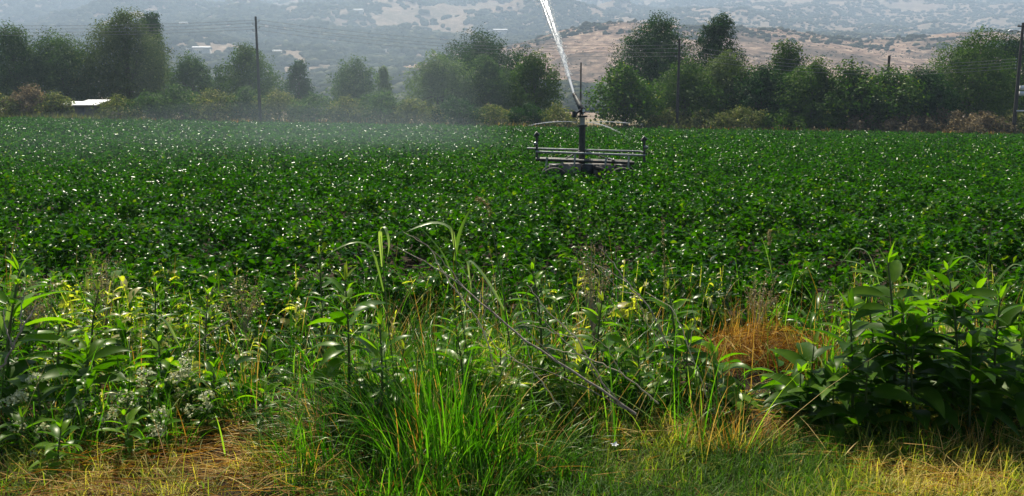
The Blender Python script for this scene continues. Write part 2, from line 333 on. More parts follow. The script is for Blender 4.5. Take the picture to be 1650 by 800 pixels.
def on_hill(px, py):
    d = ray(px, py); o = np.array([0, 0, EYE])
    for t in np.arange(470, 4300, 4.0):
        q = o + d * (t / d[1])
        h = Hm(q[0], q[1])
        if -330 < q[0] < 900 and 470 < q[1] < 1380: h = max(h, Hb(q[0], q[1]))
        if q[2] <= h: return q
    return q
M['white_roof'] = solid_mat('white_sheet_roof', [(0.3, (0.24, 0.25, 0.27)), (0.7, (0.34, 0.34, 0.35))], 3, 0.5, 0.0, 0.0)
M['plaster'] = solid_mat('pale_plaster', [(0.3, (0.42, 0.38, 0.33)), (0.7, (0.60, 0.56, 0.50))], 2, 0.9, 0, 0.1)
M['dark_open'] = solid_mat('dark_window', [(0.3, (0.02, 0.02, 0.022)), (0.7, (0.04, 0.04, 0.045))], 2, 0.3, 0, 0)
def farmhouse(px, py, wpx, label, hfac=0.42):
    q = on_hill(px, py); q = q + np.array([0, 0, 0.0]); Y = q[1]; w = wpx / FPX * Y; h = w * hfac + 1.0; dd = w * 0.55
    t = thing('farm_building', q, label, 'building', 'far farm buildings on the slope')
    MB().box((-w / 2, -dd / 2, -6), (w / 2, dd / 2, h)).build('wall', M['plaster'], t)
    m = MB(); e = 0.06 * w
    m.add([(-w / 2 - e, -dd / 2 - e, h), (w / 2 + e, -dd / 2 - e, h), (w / 2 + e, dd / 2 + e, h), (-w / 2 - e, dd / 2 + e, h), (-w / 2 - e, 0, h + dd * 0.28), (w / 2 + e, 0, h + dd * 0.28)], [[0, 1, 5, 4], [3, 4, 5, 2], [0, 3, 2, 1]])
    m.add([(-w / 2 - e, -dd / 2 - e, h), (-w / 2 - e, dd / 2 + e, h), (-w / 2 - e, 0, h + dd * 0.28), (w / 2 + e, -dd / 2 - e, h), (w / 2 + e, dd / 2 + e, h), (w / 2 + e, 0, h + dd * 0.28)], [[0, 2, 1], [3, 4, 5]])
    m.build('roof', M['white_roof'], t)
    MB().box((-w * 0.08, -dd / 2 - 0.06, 0), (w * 0.08, -dd / 2 - 0.003, h * 0.7)).build('door', M['dark_open'], t)
farmhouse(326, 92, 26, 'long white roofed barn on the far slope between the tall left trees')
farmhouse(306, 86, 12, 'small white roofed house uphill from the long white barn')
farmhouse(447, 90, 13, 'white roofed house just right of the bare left utility pole')
farmhouse(296, 44, 12, 'pale house high on the far mountainside above the left trees')
farmhouse(578, 24, 14, 'pale flat building high on the hazy slope left of the water jet')
farmhouse(618, 87, 9, 'tiny white house on the slope above the round grey tree')
farmhouse(806, 60, 20, 'long pale building on the slope right above the dark wide tree')

# ------------------------------------------------------------------ trees and shrubs
def crown_points(rng, w, h, z0, n, shape, rough=0.5):
    """lobed, clumped crown; w full width, crown from z0 to h"""
    H = h - z0; nl = {'round': 17, 'tall': 20, 'cone': 14, 'bush': 18}[shape]; w = w * 1.22
    C, R = [], []
    for k in range(nl):
        t = (k + 0.5) / nl
        if shape == 'cone': env = 0.5 * w * (1 - t) ** 0.7
        elif shape == 'tall': env = 0.5 * w * math.sqrt(max(0.05, 1 - (2 * t - 0.7) ** 2 / 1.75))
        elif shape == 'bush': env = 0.5 * w * math.sqrt(max(0.05, 1 - t * t))
        else: env = 0.5 * w * math.sqrt(max(0.06, 1 - (2 * t - 0.75) ** 2 / 1.6))
        r = min(w * rng.uniform(0.18, 0.29), H * 0.30) * (1.15 - .35 * t)
        a = k * 2.4 + rng.uniform(-0.5, 0.5); rr = max(0, env - r * 0.85) * rng.uniform(0.72, 1.04)
        z = z0 + r * 0.6 + t * (H - 1.6 * r) if H > 1.6 * r else z0 + H / 2
        C.append((rr * math.cos(a), rr * math.sin(a), z)); R.append(r)
    C.append((rng.uniform(-.1, .1) * w, 0, h - 0.85 * R[-1])); R.append(R[-1])
    C, R = np.array(C), np.array(R)
    ncl = 34
    lob = rng.integers(0, len(R), n); lob = np.where(rng.random(n) < 0.25, rng.integers(0, len(R), n), lob)
    cd = nrm(rng.normal(size=(len(R), ncl, 3)) + np.array([0, 0, 0.35])); cr = rng.uniform(0.72, 1.10, (len(R), ncl)); cv = rng.random((len(R), ncl))
    k = rng.integers(0, ncl, n)
    d = cd[lob, k]; p = C[lob] + d * (R[lob] * cr[lob, k])[:, None] + rng.normal(size=(n, 3)) * (R[lob] * 0.15)[:, None] * np.array([1, 1, 0.8])
    v = np.clip(cv[lob, k] * 0.55 + rng.random(n) * 0.55 - 0.05, 0, 1)
    fill = rng.random(n) < 0.34
    dd = nrm(rng.normal(size=(n, 3))); pf = C[lob] + dd * (R[lob] * rng.random(n) ** 0.33 * 0.8)[:, None]
    p[fill] = pf[fill]
    p[:, 2] = np.maximum(p[:, 2], 0.05 + 0.25 * rng.random(n) * z0)
    nor = d * 1.0 + rng.normal(size=(n, 3)) * 0.45 + np.array([0, 0, 0.35])
    return p, nor, v, C, R
def tree(name, px, top, hw, Y, mat, shape, label, cat, leaf=0.30, seed=0, dens=7.0, z0=0.10, group=None, bare=True):
    rng = np.random.default_rng(1000 + seed)
    xw = X_at(px, Y, 3); g = float(G(xw, Y)); h = at(px, top, Y)[2] - g; w = 2 * hw / FPX * Y
    t = thing(name, (xw, Y, g), label, cat, group)
    n = int(min(48000, max(900, w * h * dens / (leaf * leaf))))
    p, nor, v, C, R = crown_points(rng, w, h, h * z0, n, shape)
    m = MB(); diamonds(m, p, nor, leaf * rng.uniform(0.6, 1.35, n), v, rng)
    # sprigs that break the outline
    ns = n // 22; li = rng.integers(0, len(R), ns); dd = nrm(rng.normal(size=(ns, 3)) + np.array([0, 0, 0.7]))
    ps = C[li] + dd * (R[li] * rng.uniform(1.0, 1.24, ns))[:, None]; ps[:, 2] = np.maximum(ps[:, 2], 0.1)
    diamonds(m, ps, rng.normal(size=(ns, 3)), leaf * 0.7 * rng.uniform(0.6, 1.2, ns), rng.random(ns), rng)
    m.build('crown' if bare else 'foliage', mat, t)
    m = MB(); tr = (0.022 if bare else 0.012) * h + 0.03
    zz = np.linspace(-0.15, h * 0.6, 7)
    m.tube(np.stack([0.02 * h * np.sin(zz * 1.3 / max(h, 1) * 3), 0.015 * h * np.cos(zz / max(h, 1) * 4) - 0.015 * h, zz], 1), tr * np.linspace(1.25, 0.45, 7), 8)
    for k in range(0, len(R), 2):
        s0 = np.array([0, 0, h * rng.uniform(0.15, 0.45)]); e = C[k]; mid = (s0 + e) / 2 + np.array([0, 0, 0.05 * h])
        m.tube([s0, mid, e], [tr * 0.5, tr * 0.33, tr * 0.12], 6, cap=False)
    m.build('trunk' if bare else 'stem', M['bark'], t, smooth=True)
    return t
gT = 'trees behind the field'
TREES = [
 ('cypress_tree', 30, 40, 48, 104, 'grey', 'tall', 'dark grey green tree at the far left end of the tree row'),
 ('broadleaf_tree', 108, 53, 62, 107, 'grey', 'round', 'grey green tree between the leftmost tree and the tall pale olive tree'),
 ('broadleaf_tree', 208, 20, 72, 108, 'olive', 'tall', 'tall pale olive tree, highest of the trees on the left'),
 ('conifer_tree', 252, 22, 30, 116, 'dark', 'cone', 'dark pointed tree peeping out behind the tall pale olive tree'),
 ('broadleaf_tree', 312, 88, 38, 103, 'grey', 'round', 'low rounded tree at the right foot of the tall pale olive tree'),
 ('broadleaf_tree', 405, 74, 52, 106, 'green', 'round', 'rounded green tree behind the bare left utility pole'),
 ('broadleaf_tree', 482, 98, 23, 101, 'dark', 'tall', 'narrow dark tree just right of the bare left utility pole'),
 ('broadleaf_tree', 572, 96, 44, 100, 'grey', 'round', 'lone rounded grey tree in the misty spray'),
 ('broadleaf_tree', 618, 108, 17, 110, 'willow', 'tall', 'small pale tree at the right edge of the lone rounded tree'),
 ('broadleaf_tree', 775, 55, 92, 114, 'dark', 'round', 'wide dark tree rising behind the pale willows left of the sprinkler'),
 ('willow_tree', 712, 88, 60, 97, 'willow', 'round', 'pale rounded willow in front of the wide dark tree'),
 ('broadleaf_tree', 786, 92, 44, 98, 'grey', 'round', 'grey green tree right beside the pale rounded willow'),
 ('broadleaf_tree', 860, 84, 46, 99, 'green', 'round', 'green rounded tree nearest to the water jet on its left'),
 ('broadleaf_tree', 1058, 28, 72, 112, 'dark', 'tall', 'tall dark tree behind the middle utility pole'),
 ('broadleaf_tree', 1152, 25, 40, 111, 'dark', 'tall', 'dark tree with narrow top standing right of the middle utility pole'),
 ('walnut_tree', 1006, 106, 58, 88, 'walnut', 'bush', 'broad leaved bright green tree just right of the sprinkler gun'),
 ('broadleaf_tree', 1100, 98, 62, 92, 'green', 'bush', 'green tree low behind the middle utility pole'),
 ('broadleaf_tree', 1166, 88, 66, 95, 'olive', 'round', 'olive green tree below the two tall dark trees'),
 ('broadleaf_tree', 1224, 106, 66, 92, 'dark', 'bush', 'low dark green tree right of the olive green tree'),
 ('broadleaf_tree', 1270, 69, 40, 97, 'green', 'round', 'green tree with a small round top above the hedge'),
 ('broadleaf_tree', 1305, 98, 70, 91, 'green', 'bush', 'green tree at the right foot of the small round top'),
 ('broadleaf_tree', 1372, 104, 66, 90, 'walnut', 'bush', 'leafy green tree left of the short stub pole'),
 ('broadleaf_tree', 1432, 109, 66, 91, 'walnut', 'bush', 'leafy green tree below the short stub pole'),
 ('broadleaf_tree', 1490, 110, 56, 92, 'dark', 'bush', 'dark leafy tree between the stub pole and the large right willow'),
 ('willow_tree', 1558, 54, 74, 95, 'green', 'tall', 'large rounded willow left of the crossarm pole'),
 ('broadleaf_tree', 1625, 56, 46, 106, 'dark', 'round', 'dark tree behind the crossarm pole at the right edge'),
]
for i, (nm, px, top, hw, Y, mt, sh, lab) in enumerate(TREES):
    tree(nm, px, top, hw, Y, T[mt], sh, lab, 'tree', leaf=0.33 if mt == 'walnut' else 0.235, seed=i, group=gT, z0=0.02, dens=12)
gS = 'shrubs along the far edge of the field'
SHRUBS = [
 (12, 158, 26, 'drygreen', 'half dry shrub at the left end of the field edge'),
 (48, 142, 30, 'brown', 'dry brown shrub left of the white roofed shed'),
 (88, 152, 24, 'drygreen', 'olive shrub just left of the white roofed shed'),
 (190, 158, 26, 'drygreen', 'low olive shrub right of the white roofed shed'),
 (238, 152, 30, 'grey', 'grey green shrub under the tall pale olive tree'),
 (290, 142, 36, 'grey', 'large grey green shrub below the low rounded tree'),
 (345, 148, 32, 'drygreen', 'dull olive shrub left of the bare utility pole'),
 (395, 145, 30, 'grey', 'grey green shrub touching the bare utility pole on its left'),
 (448, 148, 32, 'drygreen', 'dull shrub touching the bare utility pole on its right'),
 (505, 155, 32, 'grey', 'grey shrub under the narrow dark tree'),
 (560, 160, 30, 'drygreen', 'pale dry shrub under the lone rounded tree'),
 (612, 150, 34, 'grey', 'grey shrub between the lone rounded tree and the willow'),
 (668, 162, 30, 'drygreen', 'dry olive shrub below the pale willow'),
 (738, 160, 32, 'dark', 'dark green bush at the field edge under the willow'),
 (795, 172, 28, 'drygreen', 'half dry shrub right of the dark green bush'),
 (850, 170, 26, 'dark', 'small dark bush left of the sprinkler gun'),
 (895, 172, 26, 'drygreen', 'half dry shrub directly left of the sprinkler column'),
 (1078, 178, 28, 'drygreen', 'half dry shrub at the foot of the middle pole'),
 (1140, 178, 32, 'drygreen', 'straggly shrub just right of the middle pole foot'),
 (1200, 176, 30, 'drygreen', 'straggly dry shrub below the olive green tree'),
 (1262, 182, 30, 'green', 'low green shrub under the small round topped tree'),
 (1330, 180, 30, 'green', 'low green bush left of the dry brush mound'),
 (1395, 188, 40, 'brown', 'pale dry brush at the left end of the brown mound'),
 (1460, 188, 38, 'brown', 'dry brush in the middle of the brown mound'),
 (1530, 180, 42, 'brown', 'tallest dry brown brush below the large right willow'),
 (1588, 184, 34, 'brown', 'dark brown brush left of the crossarm pole foot'),
 (1635, 182, 26, 'drygreen', 'green and brown bush at the crossarm pole foot'),
]
for i, (px, top, hw, mt, lab) in enumerate(SHRUBS):
    tree('shrub', px, top - 4, hw * 1.45, 87.2 + (i * 37 % 10) * 0.16, T[mt], 'bush', lab, 'shrub', leaf=0.22, seed=200 + i, dens=9, z0=0.0, group=gS, bare=False)
# verge of dry and green weeds along the far edge
rng = np.random.default_rng(33); n = 26000
x = rng.uniform(-62, 62, n); y = 84.6 + rng.random(n) ** 1.3 * 3.5
dry = np.clip(0.25 + 0.55 * sstep(5, 45, x) + 0.35 * (fbm(x / 4, y / 3, 3) - 0.5) * 2 + 0.35 * np.exp(-((x + 22) / 10) ** 2), 0, 1)
yel = sstep(-36, -42, x)
d = nrm(np.stack([rng.normal(0, .35, n), rng.normal(0, .35, n), np.ones(n)], 1))
mb = MB(); k = rng.random(n) > dry
ribbons(mb, np.stack([x, y, G(x, y)], 1)[k], d[k], rng.uniform(.4, 1.0, k.sum()) + 0.25 * yel[k], .10, rng.uniform(.1, .6, k.sum()), 4, c=np.clip(rng.random(k.sum()) * .6 + .35 * yel[k], 0, 1))
M['verge'] = leaf_mat('verge_weed', [(0, (0.03, 0.05, 0.014)), (0.5, (0.07, 0.09, 0.028)), (1, (0.20, 0.20, 0.045))], 0.5, 0.3, (1.2, 1.3, .4))
tag(mb.build('verge_weeds', M['verge']), 'yellow green weeds along the far edge of the crop', 'weeds', kind='stuff')
mb = MB(); k = ~k
ribbons(mb, np.stack([x, y, G(x, y)], 1)[k], d[k], rng.uniform(.3, .95, k.sum()), .07, rng.uniform(.1, .9, k.sum()), 4, c=np.clip(rng.random(k.sum()), 0, 1))
tag(mb.build('verge_dry_grass', M['straw']), 'dry straw coloured grass along the far edge of the crop', 'dry grass', kind='stuff')

# ------------------------------------------------------------------ sheds
M['shed_wall'] = solid_mat('weathered_board', [(0.3, (0.07, 0.055, 0.045)), (0.7, (0.16, 0.13, 0.11))], 5, 0.9, stretch=(6, 6, 1))
M['tin'] = solid_mat('grey_tin', [(0.3, (0.22, 0.23, 0.22)), (0.7, (0.36, 0.37, 0.36))], 3, 0.55, 0.3, 0.1)
def shed(x0, x1, ytop, ylow, Y, label, roofm):
    a = at(x0, ytop, Y); b = at(x1, ylow, Y); g = float(G((a[0] + b[0]) / 2, Y)); c = (a[0] + b[0]) / 2; w = b[0] - a[0]
    t = thing('shed', (c, Y, g), label, 'shed'); h1, h0 = a[2] - g, b[2] - g; dp = 3.0
    m = MB().add([(-w * .46, 0, -.1), (w * .42, 0, -.1), (w * .42, dp, -.1), (-w * .46, dp, -.1), (-w * .46, 0, h0 - .12), (w * .42, 0, h0 - .12), (w * .42, dp, h1 - .12), (-w * .46, dp, h1 - .12)],
                 [[0, 1, 5, 4], [1, 2, 6, 5], [2, 3, 7, 6], [3, 0, 4, 7]])
    m.build('wall', M['shed_wall'], t)
    m = MB(); xx = np.linspace(-w / 2, w / 2, 41); rip = 0.02 * np.cos(np.arange(41) * PI)
    top = np.stack([np.stack([xx, np.full(41, y_), z_ + rip], 1) for y_, z_ in ((-.35, h0 - .1), (dp + .3, h1))])
    m.grid(top[None]); m.grid((top - np.array([0, 0, .06]))[None])
    m.build('roof', roofm, t)
    MB().box((-w * .3, -.05, -.05), (-w * .05, -.003, h0 * .8)).build('door', M['dark_open'], t)
shed(117, 158, 160, 168, 87.0, 'small shed with a white sloping sheet roof at the field edge', M['white_roof'])
shed(84, 110, 163, 169, 88.0, 'low grey tin roofed shed left of the white roofed shed', M['tin'])

# ------------------------------------------------------------------ utility poles and wires
M['pole'] = solid_mat('tarred_pole_wood', [(0.3, (0.022, 0.018, 0.016)), (0.7, (0.075, 0.062, 0.052))], 5, 0.85, stretch=(5, 5, .4))
M['porcelain'] = solid_mat('glass_insulator', [(0.3, (0.25, 0.28, 0.27)), (0.7, (0.45, 0.48, 0.46))], 5, 0.2, 0, 0)
M['wire'] = solid_mat('weathered_aluminium_wire', [(0.3, (0.16, 0.165, 0.165)), (0.7, (0.26, 0.265, 0.265))], 5, 0.75, 0.0, 0, .15)
M['white_metal'] = solid_mat('white_painted_metal', [(0.3, (0.68, 0.68, 0.68)), (0.7, (0.78, 0.78, 0.78))], 5, 0.4, 0, 0)
def pole(px, top, Y, label, r=0.13, ins=(), lean=0.0):
    x = X_at(px, Y, 3); g = float(G(x, Y)); h = at(px, top, Y)[2] - g
    t = thing('utility_pole', (x, Y, g), label, 'utility pole', 'utility poles behind the field')
    zz = np.linspace(-.3, h, 9)
    MB().tube(np.stack([lean * zz / h, 0 * zz, zz], 1), np.linspace(r * 1.25, r * .8, 9), 12).build('shaft', M['pole'], t, smooth=True)
    for sx, py in ins:
        z = at(px, py, Y)[2] - g
        m = MB().tube([(sx * r * .6, 0, z - .16), (sx * (r + .16), 0, z - .16), (sx * (r + .2), 0, z - .1), (sx * (r + .2), 0, z - .04)], .02, 6)
        m.build('bracket', M['pole'], t)
        m = MB().tube([(sx * (r + .2), 0, z - .05), (sx * (r + .2), 0, z - .02), (sx * (r + .2), 0, z + .02), (sx * (r + .2), 0, z + .06)], [.06, .075, .045, .05], 10)
        m.build('insulator', M['porcelain'], t, smooth=True)
    return t, x, g, h
YL = 86.0
insL = [(1, 33), (-1, 38), (1, 43), (-1, 48)]; insM = [(1, 73), (-1, 79), (1, 85), (-1, 91)]; insR = [(-1, 95), (-1, 100), (-1, 105), (-1, 110)]
pole(418, 27, YL, 'tall bare wooden utility pole among the left trees', ins=insL)
pole(1092, 64, YL, 'utility pole carrying four wires in the middle of the tree row', ins=insM)
pole(935.5, 101, 93.0, 'thin pole seen right behind the sprinkler gun', r=.10)
pole(1428, 90, 98.0, 'short stub pole sticking out above the hedge', r=.17)
t, x, g, h = pole(1637.5, 37, YL, 'crossarm utility pole with a lamp near the right edge', r=.16, ins=insR)
za = h - .35
m = MB().box((-.62, -.20, za - .07), (1.5, -.135, za + .07)); m.build('crossarm', M['pole'], t)
for q in (-.5, .55, 1.35):
    MB().tube([(q, -.17, za + .065), (q, -.17, za + .12), (q, -.17, za + .17), (q, -.17, za + .22)], [.02, .06, .04, .05], 10).build('insulator', M['porcelain'], t, smooth=True)
zl = at(1637, 50, YL)[2] - g
MB().tube([(-.1, 0, zl - .1), (-.7, -.1, zl + .02), (-1.0, -.15, zl)], .028, 6).build('lamp_arm', M['pole'], t)
MB().tube([(-.95, -.15, zl - .02), (-1.1, -.15, zl + .0), (-1.32, -.15, zl - .02), (-1.5, -.15, zl - .06)], [.05, .14, .15, .04], 10).build('lamp_head', M['white_metal'], t, smooth=True)
for py in (142, 151):
    z = at(1637, py, YL)[2] - g; MB().box((.2, -.3, z - .22), (.85, -.02, z + .22)).build('meter_box', M['white_metal'], t)
z = at(1637, 179, YL)[2] - g; MB().box((.0, -.24, z - .06), (1.1, -.14, z + .06)).build('sign_board', M['white_metal'], t)
names = ['uppermost', 'second from top', 'third from top', 'lowest']
for k in range(4):
    def P(px, ins_):
        x = X_at(px, YL, 3); return np.array([x + ins_[0] * .33, YL, at(px, ins_[1], YL)[2] + .03])
    pts = [np.array([X_at(-420, YL, 8), YL, at(-420, 30 + 5.5 * k, YL)[2] + .5]), P(418, insL[k]), P(1092, insM[k]), P(1637.5, insR[k])]
    path = []
    for a, b, sg in ((pts[0], pts[1], .85), (pts[1], pts[2], .85), (pts[2], pts[3], 1.15)):
        tt = np.linspace(0, 1, 28)[:-1]
        path.append(a[None] * (1 - tt)[:, None] + b[None] * tt[:, None] - np.array([0, 0, 1.0]) * (4 * sg * tt * (1 - tt))[:, None])
    path = np.concatenate(path + [pts[3][None]])
    tag(MB().tube(path, .014, 5).build('power_wire', M['wire'], loc=path[0]), '%s of the four power wires strung between the utility poles' % names[k], 'power wire', 'power wires')

# ------------------------------------------------------------------ the crop
rng = np.random.default_rng(5)
CARTX, CARTY = 1.5, 17.9
def crop(mb, y0, y1, dens, nl, size, two=False):
    hwf = lambda y: 0.66 * y + 3.5
    A = (y1 - y0) * 2 * hwf((y0 + y1) / 2); n = int(A * dens)
    y = np.sqrt(rng.uniform(y0 ** 2, y1 ** 2, n)); x = rng.uniform(-1, 1, n) * hwf(y)
    k = ~((abs(x - CARTX) < 1.05) & (y > CARTY - .5) & (y < CARTY + .75)); k &= y > 6.15 + 0.5 * fbm(x * .8, x * 0, 8) + .25 * np.sin(x)
    x, y = x[k], y[k]; n = len(x)
    hgt = 0.46 + 0.30 * (fbm(x / .9, y / .9, 4, 3) - 0.5) * 2 + rng.normal(0, .07, n); rad = rng.uniform(.16, .27, n) * (1 if not two else 1.5)
    N = n * nl; i = np.repeat(np.arange(n), nl)
    u = nrm(rng.normal(size=(N, 3)) * np.array([1, 1, .8]) + np.array([0, 0, .9])); u[:, 2] = abs(u[:, 2])
    s = rng.uniform(.72, 1.05, N)
    p = np.stack([x[i] + u[:, 0] * rad[i] * s, y[i] + u[:, 1] * rad[i] * s, np.maximum(.05, hgt[i] * (0.25 + .78 * u[:, 2] * s))], 1)
    p[:, 2] += G(p[:, 0], p[:, 1])
    c = np.clip(rng.normal(.45, .22, n)[i] * .5 + rng.random(N) * .5, 0, .93); c[rng.random(N) < .02] = 1.0
    nor = u * .45 + rng.normal(size=(N, 3)) * .68 + np.array([0, -.05, .75])
    if two: diamonds(mb, p, nor, size * rng.uniform(.7, 1.25, N), c, rng, .8)
    else:
        d = nrm(np.cross(nor, rng.normal(size=(N, 3))))
        d = nrm(d + .6 * u * np.array([1, 1, 0]))
        L = size * rng.uniform(.7, 1.25, N)
        ribbons(mb, p - d * (L * .5)[:, None], d, L, L * .72, .28, 4, .3, 'ovate', c, rng, .45)
mb = MB()
crop(mb, 6.1, 13, 11, 72, .068); crop(mb, 13, 22, 10.5, 60, .070, True); crop(mb, 22, 42, 8, 42, .090, True); crop(mb, 42, 86, 3, 30, .14, True)
tag(mb.build('crop_field', M['crop']), 'dense low green crop covering the whole field', 'crop', kind='stuff')

# ------------------------------------------------------------------ sprinkler cart
M['steel'] = solid_mat('dark_painted_steel', [(0.3, (0.016, 0.020, 0.020)), (0.55, (0.05, 0.052, 0.048)), (0.68, (0.13, 0.075, 0.045)), (0.8, (0.20, 0.17, 0.14))], 9, 0.5, 0.3, .2)
M['galv'] = solid_mat('galvanised_pipe', [(0.3, (0.16, 0.165, 0.16)), (0.6, (0.34, 0.35, 0.34)), (0.75, (0.30, 0.20, 0.13))], 11, 0.45, 0.6, .1)
M['rubber'] = solid_mat('muddy_rubber', [(0.3, (0.015, 0.014, 0.013)), (0.7, (0.06, 0.05, 0.04))], 12, 0.85)
M['board'] = solid_mat('grey_ballast_board', [(0.3, (0.10, 0.085, 0.07)), (0.7, (0.24, 0.21, 0.18))], 6, .8, 0, .2)
cart = thing('sprinkler_cart', (CARTX, CARTY, float(G(CARTX, CARTY))), 'wheeled irrigation sprinkler cart with a water gun on a column', 'sprinkler')
def LP(px, py, y=0.0):
    q = at(px, py, CARTY + y); return np.array([q[0] - CARTX, y, q[2] - float(G(CARTX, CARTY))])
cxl = LP(938, 230)[0]
ztop, zlow = LP(938, 188)[2], LP(938, 203)[2]
MB().tube([(cxl, 0, .38), (cxl, 0, zlow)], .068, 18).build('column', M['steel'], cart, smooth=False)
MB().tube([(cxl, 0, zlow), (cxl, 0, ztop)], .052, 16).build('swivel_pipe', M['galv'], cart)
for z in (zlow, ztop): MB().tube([(cxl, 0, z - .02), (cxl, 0, z + .02)], .105, 20).build('flange', M['steel'], cart)
MB().tube([(cxl, 0, .50), (cxl, 0, .66)], .115, 18).build('base_socket', M['steel'], cart)
g0 = np.array([cxl, 0, ztop + .02]); JD = nrm(np.array([-0.105, 0.80, 0.56]))
nozz = LP(925, 152, .35)
gb = g0 + np.array([-.01, -.02, .12])
gun = MB().tube([g0, g0 + (0, 0, .07), gb, gb + (nozz - gb) * .3, gb + (nozz - gb) * .75, nozz], [.07, .07, .068, .06, .048, .032], 14).build('gun_barrel', M['steel'], cart, smooth=True)
MB().tube([nozz - (nozz - gb) * .12, nozz + (nozz - gb) * .02], [.045, .04], 14).build('nozzle', M['steel'], gun)
q = LP(929, 184)
MB().tube([gb + (-.02, -.05, 0), q + (.0, -.06, .02), q + (-.05, -.06, -.05)], .022, 8).build('drive_arm', M['steel'], cart)
MB().tube([q + (-.05, -.06, -.07), q + (-.05, -.06, .05)], [.055, .045], 10).build('counterweight', M['steel'], cart)
q = LP(937.5, 177); MB().tube([q + (.03, -.03, -.09), q + (.03, -.03, -.02), q + (.03, -.03, .02)], [.02, .03, .022], 10).build('pressure_cap', M['white_metal'], cart)
# boom pipes
a, b = LP(849, 239.5, .28), LP(1034, 244.5, .28); MB().tube([a, b], .022, 10).build('boom_pipe', M['galv'], cart)
a, b = LP(863, 245, -.28), LP(1040, 251, -.28); MB().tube([a, b], .024, 10).build('boom_pipe', M['galv'], cart)
a, b = LP(863, 257, -.3), LP(1022, 263, -.3); MB().tube([a, b], .035, 4).build('chassis_beam', M['steel'], cart)
a, b = LP(870, 256, .4), LP(1018, 261, .4); MB().tube([a, b], .035, 4).build('chassis_beam', M['steel'], cart)
for px, t0, t1 in ((865, 219, 258), (1038, 226, 262)):
    p0, p1 = LP(px, t1, -.2), LP(px, t0, -.2)
    MB().tube([p0, p0 * .5 + p1 * .5, p1], [.03, .026, .03], 8).build('end_post', M['steel'], cart)
    MB().tube([p1 + (-.05, 0, -.02), p1 + (.0, 0, .05), p1 + (.05, 0, 0)], [.03, .045, .03], 8).build('spray_head', M['steel'], cart)
    MB().tube([p0 * .55 + p1 * .45 + (-.02, -.08, 0), p0 * .55 + p1 * .45 + (-.02, .5, 0)], .022, 6).build('cross_pipe', M['steel'], cart)
    MB().tube([p0 * .3 + p1 * .7, p0 * .3 + p1 * .7 + (.07 if px > 900 else -.05, -.02, -.02)], .035, 8).build('valve', M['galv'], cart)
for px in (905, 985):
    p = LP(px, 258, 0); MB().tube([(p[0], -.35, p[2]), (p[0], .42, p[2])], .03, 6).build('cross_member', M['steel'], cart)
    MB().tube([(p[0], -.25, p[2]), (cxl, 0, .95)], .016, 6).build('stay_rod', M['steel'], cart)
for px0, px1, mt, zz in ((886, 905, 'steel', .06), (906, 936, 'board', 0), (938, 956, 'steel', .05), (957, 990, 'board', .03), (992, 1016, 'steel', .04)):
    p0, p1 = LP(px0, 262, -.32), LP(px1, 279, -.32)
    MB().box((p0[0], -.32, .36 + zz), (p1[0], .2, p0[2] - .035 - zz * .3)).build('ballast_box', M[mt], cart)
th = np.linspace(0, 2 * PI, 25)
for px in (893, 1003):
    for yy in (-.52, .5):
        c = LP(px, 300, yy); c = np.array([c[0], yy, .31])
        m = MB(); prof = [(.20, -.07), (.29, -.075), (.31, -.04), (.31, .04), (.29, .075), (.20, .07)]
        P_ = np.array([[(c[0] + r_ * math.cos(a_), c[1] + o_, c[2] + r_ * math.sin(a_)) for r_, o_ in prof] for a_ in th])
        w_ = m.grid(P_[None]).build('wheel', M['rubber'], cart, smooth=True)
        MB().tube([c + (0, -.05, 0), c + (0, .05, 0)], .2, 20).build('rim', M['galv'], w_)

p = LP(958, 258, 0)
MB().tube([(cxl + .1, .0, .55), (cxl + .25, -.15, .62), (p[0], -.38, .6), (p[0] + .35, -.42, .5), (p[0] + .7, -.3, .42), (p[0] + 1.1, .3, .3), (p[0] + 1.3, 1.2, .15)], .045, 10).build('supply_hose', M['rubber'], cart, smooth=True)
for px, zt in ((880, .1), (925, .16), (1012, .12), (975, .08)):
    p = LP(px, 262, -.36); MB().tube([(p[0], -.36, p[2] - .2), (p[0] + .01, -.37, p[2] + .02), (p[0] + .02, -.36, p[2] + zt)], [.022, .02, .026], 7).build('clamp_bolt', M['galv'], cart)

# water: main jet, three small sprays, drifting mist
def water_mat(name, alpha):
    m, n = new_mat(name)
    d = n.nodes.new('ShaderNodeBsdfDiffuse'); d.inputs[0].default_value = (.86, .88, .9, 1)
    t = n.nodes.new('ShaderNodeBsdfTranslucent'); t.inputs[0].default_value = (.88, .9, .92, 1)
    gl = n.nodes.new('ShaderNodeBsdfGlossy'); gl.inputs['Roughness'].default_value = .25
    x1 = n.nodes.new('ShaderNodeMixShader'); x1.inputs[0].default_value = .55; x2 = n.nodes.new('ShaderNodeMixShader'); x2.inputs[0].default_value = .1
    x3 = n.nodes.new('ShaderNodeMixShader'); x3.inputs[0].default_value = alpha; tr = n.nodes.new('ShaderNodeBsdfTransparent')
    n.links.new(d.outputs[0], x1.inputs[1]); n.links.new(t.outputs[0], x1.inputs[2]); n.links.new(x1.outputs[0], x2.inputs[1]); n.links.new(gl.outputs[0], x2.inputs[2])
    n.links.new(tr.outputs[0], x3.inputs[1]); n.links.new(x2.outputs[0], x3.inputs[2])
    o = n.nodes.new('ShaderNodeOutputMaterial'); n.links.new(x3.outputs[0], o.inputs[0]); return m
M['jet'] = water_mat('white_water', .97); M['drops'] = water_mat('water_droplets', .75)
cw = np.array([CARTX, CARTY, float(G(CARTX, CARTY))])
def ballistic(p0, d, v, t): return p0 + d * v * t[:, None] + np.array([0, 0, -4.9]) * (t ** 2)[:, None]
rng = np.random.default_rng(77)
j0 = cw + nozz + JD * .03
tt = np.linspace(0, .50, 40)
core = ballistic(j0, JD, 19.0, tt)
m = MB()
